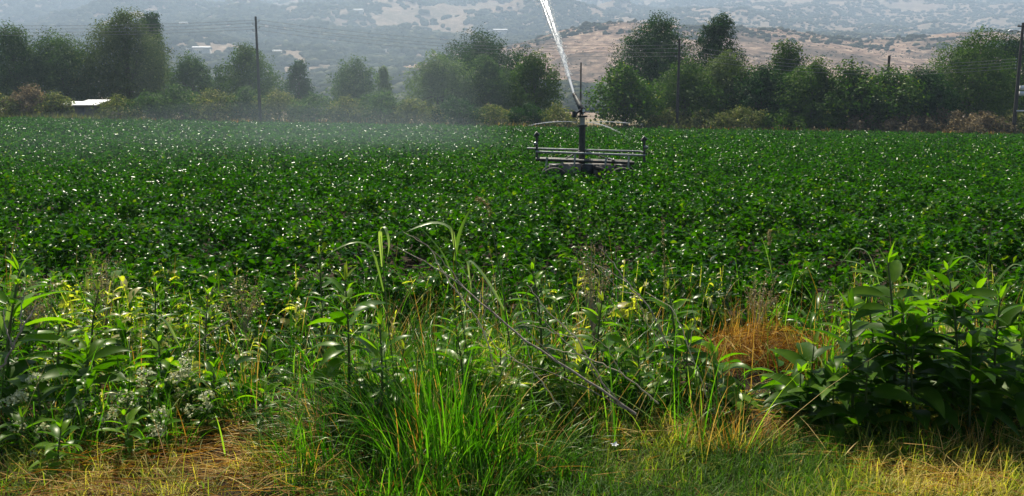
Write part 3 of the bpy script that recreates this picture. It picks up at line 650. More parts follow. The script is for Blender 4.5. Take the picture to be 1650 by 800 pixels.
for k in range(26):
    off = nrm(rng.normal(size=3)); wob = 1 + .12 * np.sin(tt * rng.uniform(20, 60) + rng.uniform(0, 6))
    spread = (.006 + .018 * rng.random()) + (.12 * rng.random() ** .8) * (tt / .3)
    m.tube(core + off[None] * (spread * wob)[:, None], (.008 + .022 * tt / .3) * rng.uniform(.6, 1.2), 6)
m.tube(core, .022 + .055 * tt / .3, 10)
jet = m.build('water_jet', M['jet'], loc=j0, smooth=True)
tag(jet, 'white jet of water shooting up out of the sprinkler gun', 'water jet')
n = 5200; td = rng.uniform(.03, .75, n); pd = ballistic(j0, JD, 19.0, td) + rng.normal(size=(n, 3)) * (.02 + .30 * td ** 1.2)[:, None] + np.array([-1.6, 0, 0]) * (np.maximum(0, td - .5) ** 1.5)[:, None]
pd = pd[pd[:, 2] > .3]; blob_m = MB(); blobs(blob_m, pd, rng.uniform(.006, .013, len(pd)), rng, 1.0)
drp = blob_m.build('droplets', M['drops'], loc=j0); drp.parent = jet; drp.location = (0, 0, 0)
c0 = cw + np.array([cxl, 0, zlow + .06])
for lab, d, v, T_ in (('thin arc of water spraying left from the sprinkler column', (-1, .15, .13), 5.6, .20), ('thin arc of water falling to the right of the sprinkler column', (1, -.15, .08), 3.4, .23), ('long flat arc of water reaching right from the sprinkler column', (1, .5, .09), 8.0, .15)):
    d = nrm(np.array(d, float)); t_ = np.linspace(0.02, T_, 24); p = ballistic(c0, d, v, t_); m = MB()
    for k in range(4): m.tube(p + rng.normal(size=3)[None] * (.015 * t_ / .4)[:, None], np.interp(t_, [0, .10, T_], [.005, .0028, .0006]), 5)
    t2 = rng.uniform(.03, T_ * 1.3, 90); p2 = ballistic(c0, d, v, t2) + rng.normal(size=(90, 3)) * (.006 + .07 * t2)[:, None]
    blobs(m, p2, rng.uniform(.002, .004, 90), rng, 1.0)
    tag(m.build('water_spray', M['drops'], loc=c0), lab, 'water spray', 'small sprays at the column')

def mist(name, c, r, dens, label):
    m, n = new_mat(name)
    v = n.nodes.new('ShaderNodeVolumePrincipled'); v.inputs['Color'].default_value = (.70, .88, 1, 1); v.inputs['Anisotropy'].default_value = .6; v.inputs['Density'].default_value = dens
    o = n.nodes.new('ShaderNodeOutputMaterial'); n.links.new(v.outputs[0], o.inputs['Volume'])
    b = MB(); th = -np.linspace(0, 2 * PI, 33)[:-1]; ph = np.linspace(1e-3, PI - 1e-3, 17)
    b.grid(np.array([[[(math.sin(p_) * math.cos(a_), math.sin(p_) * math.sin(a_), math.cos(p_)) for a_ in th] for p_ in ph]]), closed=True)
    ob = b.build(name, m); ob.location = c; ob.scale = r
    tag(ob, label, 'mist', kind='stuff'); return ob
for c, r, dn in (((-6.4, 34, 2.6), (6.5, 13, 7.5), .0022), ((-5.2, 31, 1.2), (4.2, 8, 4.2), .0034)):
    mist('spray_mist', c, r, dn, 'white water mist drifting left of the sprinkler over the crop')
mist('low_mist', (-9, 30, .4), (10, 12, 1.7), .0034, 'soft veil of water mist lying low over the crop left of the sprinkler')
mist('drifting_mist', (-24, 64, 2.8), (40, 29, 11), .00025, 'thin veil of water mist in front of the left trees')

# ------------------------------------------------------------------ the near verge: stuff
rng = np.random.default_rng(9)
def gz_near(x, y): return G(x, y) + (fbm(np.asarray(x) * 1.6, np.asarray(y) * 1.6, 5) - 0.5) * 0.10 - 0.025
# short lawn grass in front
n = 80000; x = rng.uniform(-3.6, 3.9, n); y = rng.uniform(3.1, 4.9, n)
right = sstep(-.2, .5, x); edge = (fbm(x * 1.5, y * 0 + 3, 12, 3) - .5) * .9; pk = np.clip(right * (1 - sstep(4.3, 4.8, y + edge)) + (.14 + .38 * (fbm(x * 1.8, y * 2.4, 13, 2) > .56)) * (1 - right) * (1 - sstep(3.9, 4.6, y + edge)), .05, 1)
k = rng.random(n) < pk; x, y = x[k], y[k]; n = len(x)
patch = fbm(x * 2.2, y * 3, 21, 3)
mb = MB(); d = nrm(np.stack([rng.normal(0, .6, n), rng.normal(0, .6, n), np.ones(n)], 1))
ribbons(mb, np.stack([x, y, gz_near(x, y)], 1), d, .05 + .17 * rng.random(n) ** 2 * (.6 + .9 * fbm(x * 3, y * 3, 23, 2)), rng.uniform(.003, .006, n), rng.uniform(.2, 1.2, n), 4, .25, 'blade', np.clip(.34 + .9 * (patch - .38) * 2 + rng.normal(0, .2, n), 0, 1), rng)
tag(mb.build('short_grass', M['lawn']), 'short half dry lawn grass along the bottom of the view', 'grass', kind='stuff')
# straw lying on the ground
n = 24000; x = rng.uniform(-3.2, 3.4, n); y = rng.uniform(3.2, 5.6, n)
left = (1 - sstep(-.85, -.55, x)) * sstep(-2.6, -2.0, x) * (1 - sstep(4.2, 4.75, y + (fbm(x * 1.5, y, 14, 3) - .5) * .9)) * np.clip(fbm(x * 1.3, y * 2.2, 15, 3) * 3.2 - .5, .40, 1); rgt = sstep(.3, .9, x) * (fbm(x * 2, y * 2.5, 44, 2) > .50) * .55 * (1 - sstep(4.5, 5, y))
k = rng.random(n) < np.clip(left + rgt + .06, 0, 1); x, y = x[k], y[k]; n = len(x)
a = rng.normal(0.1, .8, n) + PI * (rng.random(n) > .5); mb = MB()
ribbons(mb, np.stack([x, y, gz_near(x, y) + rng.random(n) ** 2 * .11], 1), np.stack([np.cos(a), np.sin(a) * .8, rng.normal(.06, .16, n)], 1), rng.uniform(.08, .34, n), rng.uniform(.003, .006, n), rng.uniform(0, .25, n), 4, .2, 'blade', np.clip(fbm(x * 3, y * 3, 45, 2) * 1.3 - .16 + rng.normal(0, .26, n), 0, 1), rng, .8)
tag(mb.build('straw', M['straw']), 'golden straw and dead grass lying on the ground', 'straw', kind='stuff')
# undergrowth: small leafy weeds filling the strip between lawn and crop
n = 3800; y = rng.uniform(3.9, 7.1, n); x = rng.uniform(-1, 1, n) * (y * .62 + .9)
lo = 4.55 + (fbm(x * 1.3, 0 * x + 7, 17, 3) - .5) * 1.1; thick = fbm(x * .9, y * 1.1, 18, 3)
k = (y > lo) & (rng.random(n) < np.clip(thick * 3.4 - .95, .12, 1)) & ~((x > .205 * y) & (x < .37 * y) & (y > 5.1) & (y < 6.1)) & ~((x > .9) & (x < 3.2) & (y < 4.5)); x, y, thick = x[k], y[k], thick[k]; n = len(x)
hgt = rng.uniform(.08, .42, n) * (1 + .35 * sstep(5, 6.5, y)) * (.6 + .8 * thick) * np.where((x > .19 * y) & (x < .4 * y) & (y < 5.3), .45, 1); nl = 15; N = n * nl; i = np.repeat(np.arange(n), nl); f = rng.random(N)
a = rng.uniform(0, 2 * PI, N); lean = rng.normal(0, .10, (n, 2))
base = np.stack([x[i] + lean[i, 0] * f, y[i] + lean[i, 1] * f, gz_near(x, y)[i] + hgt[i] * f], 1)
el = rng.normal(.40, .40, N); d = np.stack([np.cos(a) * np.cos(el), np.sin(a) * np.cos(el), np.sin(el)], 1)
big = np.exp(rng.normal(-.12, .42, n)); L = rng.uniform(.05, .14, N) * big[i] * (1.1 - .5 * f); mb = MB(); kind = fbm(x * .8, y * .8, 19, 2); cpl = rng.random(n); cpl = np.where(cpl > .90, rng.uniform(.88, 1, n), np.clip(cpl * .55 + (kind - .38) * .9, 0, .76))
ribbons(mb, base, d, L, L * np.repeat(np.where(rng.random(n) < .35, rng.uniform(.08, .16, n), rng.uniform(.22, .5, n)), nl), rng.uniform(.3, 1.1, N), 6, .35, 'lance', np.clip(cpl[i] + rng.normal(0, .08, N), 0, 1), rng, .6)
mb.grid(np.stack([np.stack([np.stack([x - .004, y, gz_near(x, y)], 1), np.stack([x + .004, y, gz_near(x, y)], 1)], 1), np.stack([np.stack([x + lean[:, 0] - .002, y + lean[:, 1], gz_near(x, y) + hgt], 1), np.stack([x + lean[:, 0] + .002, y + lean[:, 1], gz_near(x, y) + hgt], 1)], 1)], 1), cpl)
tag(mb.build('undergrowth', M['under']), 'tangle of small leafy weeds between the lawn and the crop', 'weeds', kind='stuff')
# loose medium grass through the strip
n = 12000; y = rng.uniform(4.0, 6.9, n); x = rng.uniform(-1, 1, n) * (y * .62 + .8)
k = (fbm(x * .9, y * .9, 66, 2) + .25 * np.exp(-((x + .3) / 1.1) ** 2) > .50) | (rng.random(n) < .12); k &= ~((x > .205 * y) & (x < .37 * y) & (y > 5.1) & (y < 6.1)); k &= ~((x > -.1) & (x < .85) & (y < 4.75) & (rng.random(n) < .8)); k &= ~((x > -2.3) & (x < -.7) & (y < 4.65) & (rng.random(n) < .9)); k &= rng.random(n) < np.where(abs(x + .2) < 1.2, 1, .62); k &= ~((x > 1.2) & (x < 3.3) & (y < 4.9) & (rng.random(n) < .97)); x, y = x[k], y[k]; n = len(x); d = nrm(np.stack([rng.normal(0, .4, n), rng.normal(0, .4, n), np.ones(n)], 1))
c = rng.random(n) ** .75; mb = MB(); g_ = rng.random(n) < .76
Lg = rng.uniform(.2, .5, n) + .45 * rng.random(n) ** 4
ribbons(mb, np.stack([x, y, gz_near(x, y)], 1)[g_], d[g_], Lg[g_], rng.uniform(.004, .012, g_.sum()), rng.uniform(.2, 1.25, g_.sum()), 7, .3, 'blade', c[g_], rng)
tag(mb.build('wild_grass', M['blade']), 'loose green wild grass growing through the weeds', 'grass', kind='stuff')
mb = MB(); g_ = ~g_
ribbons(mb, np.stack([x, y, gz_near(x, y)], 1)[g_], d[g_], Lg[g_] * 1.1, rng.uniform(.003, .006, g_.sum()), rng.uniform(.1, .9, g_.sum()), 6, .2, 'blade', np.clip(c[g_] + .3, 0, 1), rng)
tag(mb.build('dead_grass', M['straw']), 'loose dead straw coloured stalks among the weeds', 'dry grass', kind='stuff')

# ------------------------------------------------------------------ the near verge: single plants
def place(px, Y):
    x = X_at(px, Y, 0); return np.array([x, Y, float(gz_near(x, Y))])
def weed(px, Y, top, label, leaf=.16, wr=.34, nl=26, mat='weed', tip='weed', seed=0, tpx=None, name='broadleaf_weed', prof='lance', spread=1.0, cat='weed', low=.12, droop=.55):
    rng = np.random.default_rng(3000 + seed); b = place(px, Y); tp = at(px if tpx is None else tpx, top, Y) - b; h = tp[2]
    t = thing(name, b, label, cat, 'tall weeds on the verge')
    zz = np.linspace(0, 1, 8); bow = rng.normal(0, .03, 2) * h
    sp = np.stack([tp[0] * zz ** 1.3 + bow[0] * np.sin(PI * zz), bow[1] * np.sin(PI * zz), h * zz * .96], 1); sp[0, 2] = -.03
    m = MB().tube(sp, np.linspace(.0075, .0028, 8) * (.6 + h), 7, c=.3)
    f = np.clip(np.linspace(low, 1, nl) ** .85 + rng.normal(0, .012, nl), low, 1); f[-4:] = 1.0
    base = np.stack([np.interp(f, zz, sp[:, k]) for k in range(3)], 1)
    a = np.arange(nl) * 2.4 + rng.normal(0, .35, nl); el = np.radians(np.interp(f, [low, .6, .9, 1], [-4, 14, 36, 62]) + rng.normal(0, 9, nl))
    d = np.stack([np.cos(a) * np.cos(el), np.sin(a) * np.cos(el), np.sin(el)], 1)
    L = 1.12 * leaf * np.interp(f, [low, .35, .75, 1], [.75, 1.05, 1.0, .42]) * rng.uniform(.8, 1.15, nl) * spread
    pet = base + d * (L * .16)[:, None]
    for k in range(nl): m.tube([base[k], pet[k] + d[k] * L[k] * .05], .0017 * (.7 + h), 4, c=.5, cap=False)
    m.build('stem', M['stem'], t, smooth=True)
    c = np.clip(rng.normal(.55, .22, nl) + .3 * (f > .85), 0, 1); up = f > .93 if tip != mat else f > 2
    m = MB(); ribbons(m, pet[~up], d[~up], L[~up], L[~up] * wr, droop * rng.uniform(.6, 1.4, (~up).sum()), 9, .3, prof, c[~up], rng, .3); m.build('foliage', M[mat], t, smooth=True)
    if up.any():
        m = MB(); ribbons(m, pet[up], d[up] + rng.normal(size=(up.sum(), 3)) * .3, L[up], L[up] * wr * .62, droop * .5, 8, .3, prof, c[up], rng, .3); m.build('shoot_tip', M[tip], t, smooth=True)
    return t, b, sp
W_ = [
 # right dark mass
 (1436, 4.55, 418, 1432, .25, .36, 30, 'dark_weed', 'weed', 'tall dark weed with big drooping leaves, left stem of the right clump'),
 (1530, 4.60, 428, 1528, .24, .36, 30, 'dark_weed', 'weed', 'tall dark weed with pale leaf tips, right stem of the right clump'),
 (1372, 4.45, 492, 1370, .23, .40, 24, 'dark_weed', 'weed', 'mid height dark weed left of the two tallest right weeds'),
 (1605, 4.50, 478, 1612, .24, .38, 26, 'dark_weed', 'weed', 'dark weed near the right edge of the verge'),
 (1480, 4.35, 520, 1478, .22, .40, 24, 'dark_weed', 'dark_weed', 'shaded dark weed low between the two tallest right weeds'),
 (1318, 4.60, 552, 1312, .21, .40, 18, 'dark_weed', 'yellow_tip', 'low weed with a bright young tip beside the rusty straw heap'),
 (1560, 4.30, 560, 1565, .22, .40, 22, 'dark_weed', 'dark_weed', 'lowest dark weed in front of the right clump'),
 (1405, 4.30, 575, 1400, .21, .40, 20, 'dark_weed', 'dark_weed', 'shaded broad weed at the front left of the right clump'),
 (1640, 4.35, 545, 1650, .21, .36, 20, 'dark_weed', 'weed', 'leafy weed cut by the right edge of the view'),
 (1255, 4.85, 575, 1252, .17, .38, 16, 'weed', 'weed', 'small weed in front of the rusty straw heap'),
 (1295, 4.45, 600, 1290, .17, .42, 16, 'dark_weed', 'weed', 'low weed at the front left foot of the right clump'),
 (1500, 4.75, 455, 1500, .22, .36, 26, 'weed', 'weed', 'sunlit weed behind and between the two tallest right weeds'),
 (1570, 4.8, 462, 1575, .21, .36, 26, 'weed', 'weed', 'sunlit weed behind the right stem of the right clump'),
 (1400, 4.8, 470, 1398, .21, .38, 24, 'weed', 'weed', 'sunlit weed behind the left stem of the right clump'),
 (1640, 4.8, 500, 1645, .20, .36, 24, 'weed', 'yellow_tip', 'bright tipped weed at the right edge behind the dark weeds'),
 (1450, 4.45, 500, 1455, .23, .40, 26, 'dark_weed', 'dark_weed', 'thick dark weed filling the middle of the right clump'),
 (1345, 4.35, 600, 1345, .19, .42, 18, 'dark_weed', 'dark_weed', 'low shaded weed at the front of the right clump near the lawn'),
 # middle
 (1150, 4.73, 568, 1152, 0.230, 0.37, 24, 'weed', 'weed', 'low broad leaved weed in front of the rusty straw heap'),
 (1083, 4.88, 462, 1078, 0.168, 0.26, 32, 'weed', 'yellow_tip', 'upright weed with a reddish stem left of the rusty straw heap'),
 (1110, 4.68, 530, 1110, 0.178, 0.32, 30, 'weed', 'yellow_tip', 'bright young weed left of the low broad leaved weed'),
 (972, 4.78, 480, 970, 0.157, 0.32, 32, 'weed', 'yellow_tip', 'young weed right of the dead branch in the middle'),
 (862, 4.88, 428, 858, 0.157, 0.30, 34, 'weed', 'weed', 'slim weed with raised leaf pairs above the dead branch'),
 (742, 4.48, 540, 738, 0.157, 0.30, 34, 'weed', 'yellow_tip', 'pale leaved weed behind the big green grass tuft'),
 (735, 4.98, 496, 733, 0.126, 0.39, 28, 'weed', 'yellow_tip', 'small round leaved weed below the hanging white grass leaf'),
 (560, 4.58, 446, 556, 0.210, 0.30, 36, 'weed', 'yellow_tip', 'tall weed with long arching leaves left of the grass stalks'),
 (515, 5.38, 404, 514, 0.126, 0.23, 30, 'weed', 'yellow_tip', 'thin weed with a small bright tip at the crop edge'),
 (610, 4.28, 520, 612, 0.168, 0.26, 30, 'weed', 'weed', 'leafy weed at the left back of the big green grass tuft'),
 (430, 4.78, 545, 430, 0.147, 0.23, 30, 'weed', 'yellow_tip', 'young weed with narrow leaves left of the big grass tuft'),
 (900, 4.58, 540, 905, 0.137, 0.28, 30, 'weed', 'weed', 'leafy weed under the dead branch'),
 (1030, 4.53, 560, 1028, 0.137, 0.28, 30, 'weed', 'weed', 'small weed at the thick end of the dead branch'),
 # left
 (205, 4.0, 668, 200, .12, .30, 24, 'weed', 'weed', 'small leafy weed growing at the front of the left straw'),
 (95, 3.85, 690, 98, .13, .32, 24, 'weed', 'weed', 'leafy weed low between the left corner weed and the straw'),
 (420, 4.3, 622, 424, .12, .28, 26, 'weed', 'yellow_tip', 'bright young weed on the back edge of the left straw'),
 (640, 4.35, 560, 650, .14, .28, 26, 'weed', 'yellow_tip', 'narrow leaved weed rising behind the left half of the big tuft'),
 (800, 4.45, 560, 806, .13, .30, 26, 'weed', 'yellow_tip', 'bright weed between the big tuft and the dead branch'),
 (148, 4.45, 556, 140, .22, .34, 20, 'dark_weed', 'weed', 'dark weed with a bare stem and star of broad leaves on the left'),
 (165, 5.08, 462, 158, 0.147, 0.21, 36, 'weed', 'yellow_tip', 'weed with a bright yellow green tip on the left'),
 (20, 4.58, 428, 30, 0.252, 0.25, 32, 'weed', 'weed', 'tall weed with long leaves at the left edge'),
 (-8, 4.4, 590, 5, .22, .36, 18, 'dark_weed', 'weed', 'broad leaved weed cut by the left edge'),
 (35, 4.05, 672, 35, .14, .36, 20, 'dark_weed', 'weed', 'low dark weed in the bottom left corner'),
 (262, 4.78, 548, 255, 0.157, 0.32, 28, 'weed', 'weed', 'weed with one pale twisted leaf left of the middle'),
 (330, 5.28, 470, 335, 0.147, 0.21, 32, 'weed', 'weed', 'narrow leaved weed at the crop edge left of the middle'),
 (95, 4.78, 520, 95, 0.157, 0.26, 32, 'weed', 'weed', 'leafy weed behind the twigs on the left'),
 (350, 4.53, 590, 345, 0.137, 0.26, 30, 'weed', 'weed', 'leafy weed above the straw on the left'),
 (250, 5.38, 450, 250, 0.137, 0.23, 32, 'weed', 'weed', 'weed behind the bright yellow green tip'),
]
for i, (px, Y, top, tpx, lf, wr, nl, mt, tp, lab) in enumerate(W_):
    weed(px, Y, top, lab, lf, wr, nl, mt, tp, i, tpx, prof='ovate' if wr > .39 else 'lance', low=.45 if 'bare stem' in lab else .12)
# flowering weeds with pale clusters
def flowers(t, pts, rng, r=.038):
    for p in pts:
        n = 46; u = nrm(rng.normal(size=(n, 3)) + np.array([0, 0, .5])); m = MB()
        q = p + u * (r * rng.uniform(.45, 1.0, n))[:, None] * np.array([1.2, 1.2, .9])
        diamonds(m, q, u + rng.normal(size=(n, 3)) * .5, .017 * rng.uniform(.7, 1.3, n), rng.random(n), rng, .8)
        m.build('flower_cluster', M['petal'], t)
FL = [(60, 4.27, 610, 'white flowering weed beside the left edge weeds', 3), (120, 4.32, 640, 'white flowering weed under the dark star leaved weed', 4), (205, 4.27, 640, 'pale flowering weed right under the dark star of leaves', 4), (235, 4.42, 602, 'tallest white flowering weed right of the dark star leaved weed', 3),
      (300, 4.52, 585, 'white flowering weed above the straw near its left end', 3), (335, 4.32, 640, 'low white flowering weed right at the straw edge', 2), (260, 4.17, 668, 'small white flowering weed lowest at the straw edge', 2), (30, 4.07, 690, 'pale flowering weed in the bottom left corner', 2)]
for i, (px, Y, top, lab, nf) in enumerate(FL):
    t, b, sp = weed(px, Y, top, lab, .09, .36, 22, 'weed', 'weed', 100 + i, name='flowering_weed', cat='flowering weed')
    r_ = np.random.default_rng(500 + i); tp = sp[-1]
    flowers(t, [tp + np.array([0, -.02, .02])] + [tp * r_.uniform(.6, .95) + np.array([r_.normal(0, .07), -.04 + r_.normal(0, .04), r_.normal(.0, .02)]) for _ in range(nf)], r_)
for px, py, lab, sc in ((990, 718, 'small white flower alone on the short grass', 1.0), (1098, 670, 'tiny white flower behind the short grass below the straw heap', .8)):
    b = gp(px, py + 16, 0.0); b[2] = float(gz_near(b[0], b[1])); t = thing('white_flower', b, lab, 'flower', 'single white flowers in the grass')
    z = at(px, py, b[1])[2] - b[2]; MB().tube([(0, 0, -.01), (.004, 0, z * .6), (0, 0, z)], .0013, 5).build('stem', M['stem'], t)
    a = np.arange(5) * 2 * PI / 5; m = MB()
    ribbons(m, np.tile([[0, 0, z]], (5, 1)), np.stack([np.cos(a), np.sin(a) - .5, 0 * a + .55], 1), .024 * sc, .019 * sc, .3, 5, .2, 'ovate', np.random.rand(5)); m.build('petal', M['white_petal'], t)

# big bright grass tuft in the middle front
def tuft(name, px, Y, label, n, Lr, wr, mat, seed, rad, spread=.45, droop=(.2, .9), lean=(0, 0), cat='grass', crange=(0, 1), group=None):
    rng = np.random.default_rng(seed); b = place(px, Y); t = thing(name, b, label, cat, group)
    a = rng.uniform(0, 2 * PI, n); r = rad * np.sqrt(rng.random(n)); p = np.stack([r * np.cos(a), .6 * r * np.sin(a), np.full(n, -.02)], 1)
    d = np.stack([p[:, 0] / rad * spread + rng.normal(0, .22, n) + lean[0], p[:, 1] / rad * spread + rng.normal(0, .16, n) + lean[1], np.ones(n)], 1); m = MB()
    ribbons(m, p, d, rng.uniform(*Lr, n) * (1 - .25 * r / rad), rng.uniform(*wr, n), rng.uniform(*droop, n), 9, .35, 'blade', rng.uniform(*crange, n), rng); m.build('blades', M[mat], t, smooth=True)
    if mat == 'blade':
        k = rng.random(n) < .16; m = MB(); ribbons(m, p[k], d[k] + rng.normal(size=(k.sum(), 3)) * .25, rng.uniform(*Lr, k.sum()) * .85, rng.uniform(*wr, k.sum()) * .6, rng.uniform(.3, 1.4, k.sum()), 8, .3, 'blade', rng.uniform(.4, 1, k.sum()), rng); m.build('dead_blades', M['straw'], t, smooth=True)
    return t
gG = 'grass tufts on the verge'
tuft('grass_tuft', 705, 4.0, 'big bright green grass tuft in the middle of the bottom', 330, (.25, .95), (.006, .016), 'blade', 41, .30, .45, (.2, 1.2), (-.06, 0), group=gG)
tuft('grass_tuft', 820, 4.0, 'lower green grass tuft at the right side of the big tuft', 260, (.25, .5), (.006, .012), 'blade', 42, .30, .6, (.3, 1.0), (.15, 0), group=gG)
tuft('grass_tuft', 560, 4.25, 'arching grass tuft leaning left over the straw', 130, (.4, .7), (.005, .010), 'blade', 43, .20, .6, (.6, 1.3), (-.45, 0), group=gG)
tuft('grass_tuft', 600, 3.75, 'short grass tuft at the bottom below the big tuft', 260, (.15, .34), (.005, .009), 'blade', 44, .32, .7, (.3, 1.2), group=gG)
tuft('grass_tuft', 340, 5.0, 'green grass tuft above the straw left of the middle', 110, (.3, .55), (.006, .011), 'blade', 45, .20, .6, (.3, 1.0), group=gG)
tuft('grass_tuft', 830, 4.9, 'grass tuft rising behind the dead branch', 120, (.4, .75), (.006, .011), 'blade', 46, .22, .5, (.2, .8), group=gG)
tuft('grass_tuft', 1330, 5.3, 'thin grass tuft behind the rusty straw heap', 70, (.4, .75), (.004, .008), 'blade', 47, .16, .5, (.2, .7), group=gG)
tuft('grass_tuft', 480, 3.8, 'short half dry grass tuft at the front of the straw', 140, (.12, .28), (.004, .008), 'lawn', 48, .25, .7, (.3, 1.2), group=gG)
for q, (px, Y, n_, l0, l1, lab) in enumerate(((905, 3.85, 150, .10, .24, 'short bright grass tuft left of the small white flower'), (760, 3.65, 190, .18, .40, 'grass tuft at the very bottom right below the big tuft'), (655, 3.62, 200, .18, .42, 'grass tuft at the very bottom left below the big tuft'), (500, 4.0, 150, .25, .55, 'loose grass tuft on the right edge of the left straw'),
    (940, 4.4, 120, .15, .36, 'loose grass tuft under the thick end of the dead branch'), (1060, 4.6, 90, .15, .34, 'loose grass tuft left of the bent golden straw'), (700, 4.6, 190, .4, .85, 'taller grass tuft right behind the big green tuft'), (620, 4.9, 120, .4, .8, 'slim tall grass tuft at the foot of the pale drooping leaf stalk'),
    (250, 4.2, 90, .2, .45, 'thin grass tuft growing out of the straw on the left'), (390, 4.6, 130, .3, .6, 'grass tuft at the back edge of the left straw'), (120, 4.1, 130, .15, .4, 'grass tuft beside the bottom left corner weed'), (1480, 4.05, 160, .12, .28, 'short grass tuft in front of the right weeds'))):
    tuft('grass_tuft', px, Y, lab, n_, (l0, l1), (.005, .012), 'blade', 400 + q, .22, .5, (.3, 1.2), ((-.1, .1, 0)[q % 3], 0), group=gG)
gD = 'dry grass clumps on the verge'
rng = np.random.default_rng(51); b = place(1236, 5.62); t = thing('dry_grass_clump', b, 'rusty brown heap of dead grass beside the right weeds', 'dry grass', gD); n = 2600
u = nrm(rng.normal(size=(n, 3))); u[:, 2] = abs(u[:, 2]); p = u * (rng.random(n) ** .4)[:, None] * np.array([.48, .32, .27]) * (1 + .7 * (fbm(u[:, 0] * 3 + 5, u[:, 2] * 3, 52, 2) - .5))[:, None]; p[:, 0] *= 1 + .35 * (1 - p[:, 2] / .46); p[:, 0] += .10 * p[:, 2]
d = nrm(np.cross(u, rng.normal(size=(n, 3))) + rng.normal(size=(n, 3)) * .3); L = rng.uniform(.07, .22, n); o_ = rng.random(n) < .10; d[o_] = nrm(u[o_] + rng.normal(size=(o_.sum(), 3)) * .6); L[o_] *= 1.7; m = MB()
ribbons(m, p - d * (L * .5)[:, None] + (0, 0, .02), d, L, rng.uniform(.0025, .006, n), rng.uniform(0, .8, n), 6, .2, 'blade', np.clip(rng.normal(.40, .40, n), 0, 1), rng, .8); m.build('strands', M['rust_straw'], t, smooth=True)
tuft('dry_grass_clump', 1212, 5.7, 'upright straw stalks standing behind the rusty heap', 90, (.35, .65), (.003, .006), 'straw', 52, .20, .3, (0, .5), cat='dry grass', crange=(.5, 1), group=gD)
tuft('dry_grass_clump', 1180, 4.25, 'pale dry clump of straw in the short grass below the rusty heap', 160, (.14, .36), (.003, .006), 'straw', 53, .25, .9, (.2, 1.0), cat='dry grass', crange=(.4, 1), group=gD)
tuft('dry_grass_clump', 1565, 4.1, 'pale straw clump in the lawn below the right weeds', 160, (.12, .3), (.003, .005), 'straw', 54, .3, .9, (.2, 1.0), cat='dry grass', crange=(.4, 1), group=gD)
tuft('dry_grass_clump', 1610, 4.75, 'golden straw clump behind the right edge weed', 220, (.15, .32), (.003, .005), 'straw', 55, .25, 1.1, (.5, 1.5), cat='dry grass', crange=(.2, .9), group=gD)

# reeds: single tall stalks with long arching leaves
def reed(pts_px, Y, leaves, label, head=None, r=.0045, mat='blade', seed=0):
    rng = np.random.default_rng(seed); b = place(pts_px[0][0], Y); b2 = np.array([b[0], b[1], b[2]])
    t = thing('tall_grass_stalk', b, label, 'grass stalk', 'tall grass stalks')
    P = np.array([(0, 0, -.02)] + [at(x_, y_, Y) - b2 for x_, y_ in pts_px[1:]])
    s = np.linspace(0, len(P) - 1, 20); P = np.stack([np.interp(s, np.arange(len(P)), P[:, k]) for k in range(3)], 1)
    MB().tube(P, np.linspace(r, r * .5, 20), 6, c=.7).build('stem', M['stem'], t, smooth=True)
    m = MB()
    for lv in leaves:
        q = np.array([at(x_, y_, Y + dy) - b2 for (x_, y_, dy) in lv[0]]); w = lv[1]; K = 12
        s = np.linspace(0, len(q) - 1, K); C_ = np.stack([np.interp(s, np.arange(len(q)), q[:, k]) for k in range(3)], 1)
        C_[1:-1] = (C_[:-2] + C_[1:-1] * 2 + C_[2:]) / 4
        tg = nrm(np.gradient(C_, axis=0)); sd = nrm(np.cross(tg, np.array([.15, -.45, .9]))); u = np.linspace(0, 1, K); hw = .5 * w * np.clip((1 - u ** 2.2), .04, 1) * (.5 + .5 * np.minimum(1, u * 5)); no = np.cross(sd, tg)
        m.grid(np.stack([C_ + sd * hw[:, None] + no * (.25 * hw)[:, None], C_, C_ - sd * hw[:, None] + no * (.25 * hw)[:, None]], 1)[None], lv[2] if len(lv) > 2 else .6)
    m.build('blades', M['reed'], t, smooth=True)
    if head:
        q = np.array([at(x_, y_, Y) - b2 for x_, y_ in head]); n = 130; s = rng.uniform(0, len(q) - 1, n)
        C_ = np.stack([np.interp(s, np.arange(len(q)), q[:, k]) for k in range(3)], 1) + rng.normal(size=(n, 3)) * .007; m = MB()
        diamonds(m, C_, rng.normal(size=(n, 3)), .016 * rng.uniform(.6, 1.3, n), rng.random(n), rng, .4); m.build('seed_head', M['seed'], t)
reed([(648, 700), (625, 520), (612, 372)], 4.45, [([(616, 430, 0), (611, 372, -.02), (620, 362, -.06), (628, 392, -.09), (625, 412, -.1)], .022, .95), ([(618, 470, 0), (600, 395, 0), (570, 388, -.05), (535, 405, -.1), (522, 418, -.1)], .016, .7)], 'tall stalk with a pale drooping leaf left of the other tall stalks', seed=1)
reed([(770, 700), (745, 520), (730, 372), (728, 360)], 4.6, [([(733, 400, 0), (728, 366, 0), (700, 357, -.03), (672, 366, -.06), (655, 374, -.08)], .026, .95), ([(732, 420, 0), (740, 375, .03), (756, 340, .05), (775, 322, .06)], .02, .6), ([(738, 470, 0), (715, 410, -.05), (690, 380, -.08), (672, 362, -.1)], .016, .5)], 'tallest green stalk with broad arching leaves in the middle', seed=2)
reed([(835, 700), (812, 480), (795, 380), (780, 322)], 4.75, [([(812, 500, 0), (790, 460, -.03), (765, 425, -.08), (752, 418, -.1), (760, 470, -.14)], .03, 1.0), ([(818, 520, 0), (850, 470, -.03), (880, 440, -.06)], .014, .5)], 'slender stalk with a drooping seed head and a hanging white leaf', head=[(778, 320), (768, 323), (783, 326), (790, 350)], seed=3)
reed([(930, 690), (905, 520), (870, 420)], 4.9, [([(905, 520, 0), (880, 470, 0), (842, 425, -.04), (825, 430, -.06)], .018, .6)], 'slanting green stalk right of the hanging white leaf', seed=4)
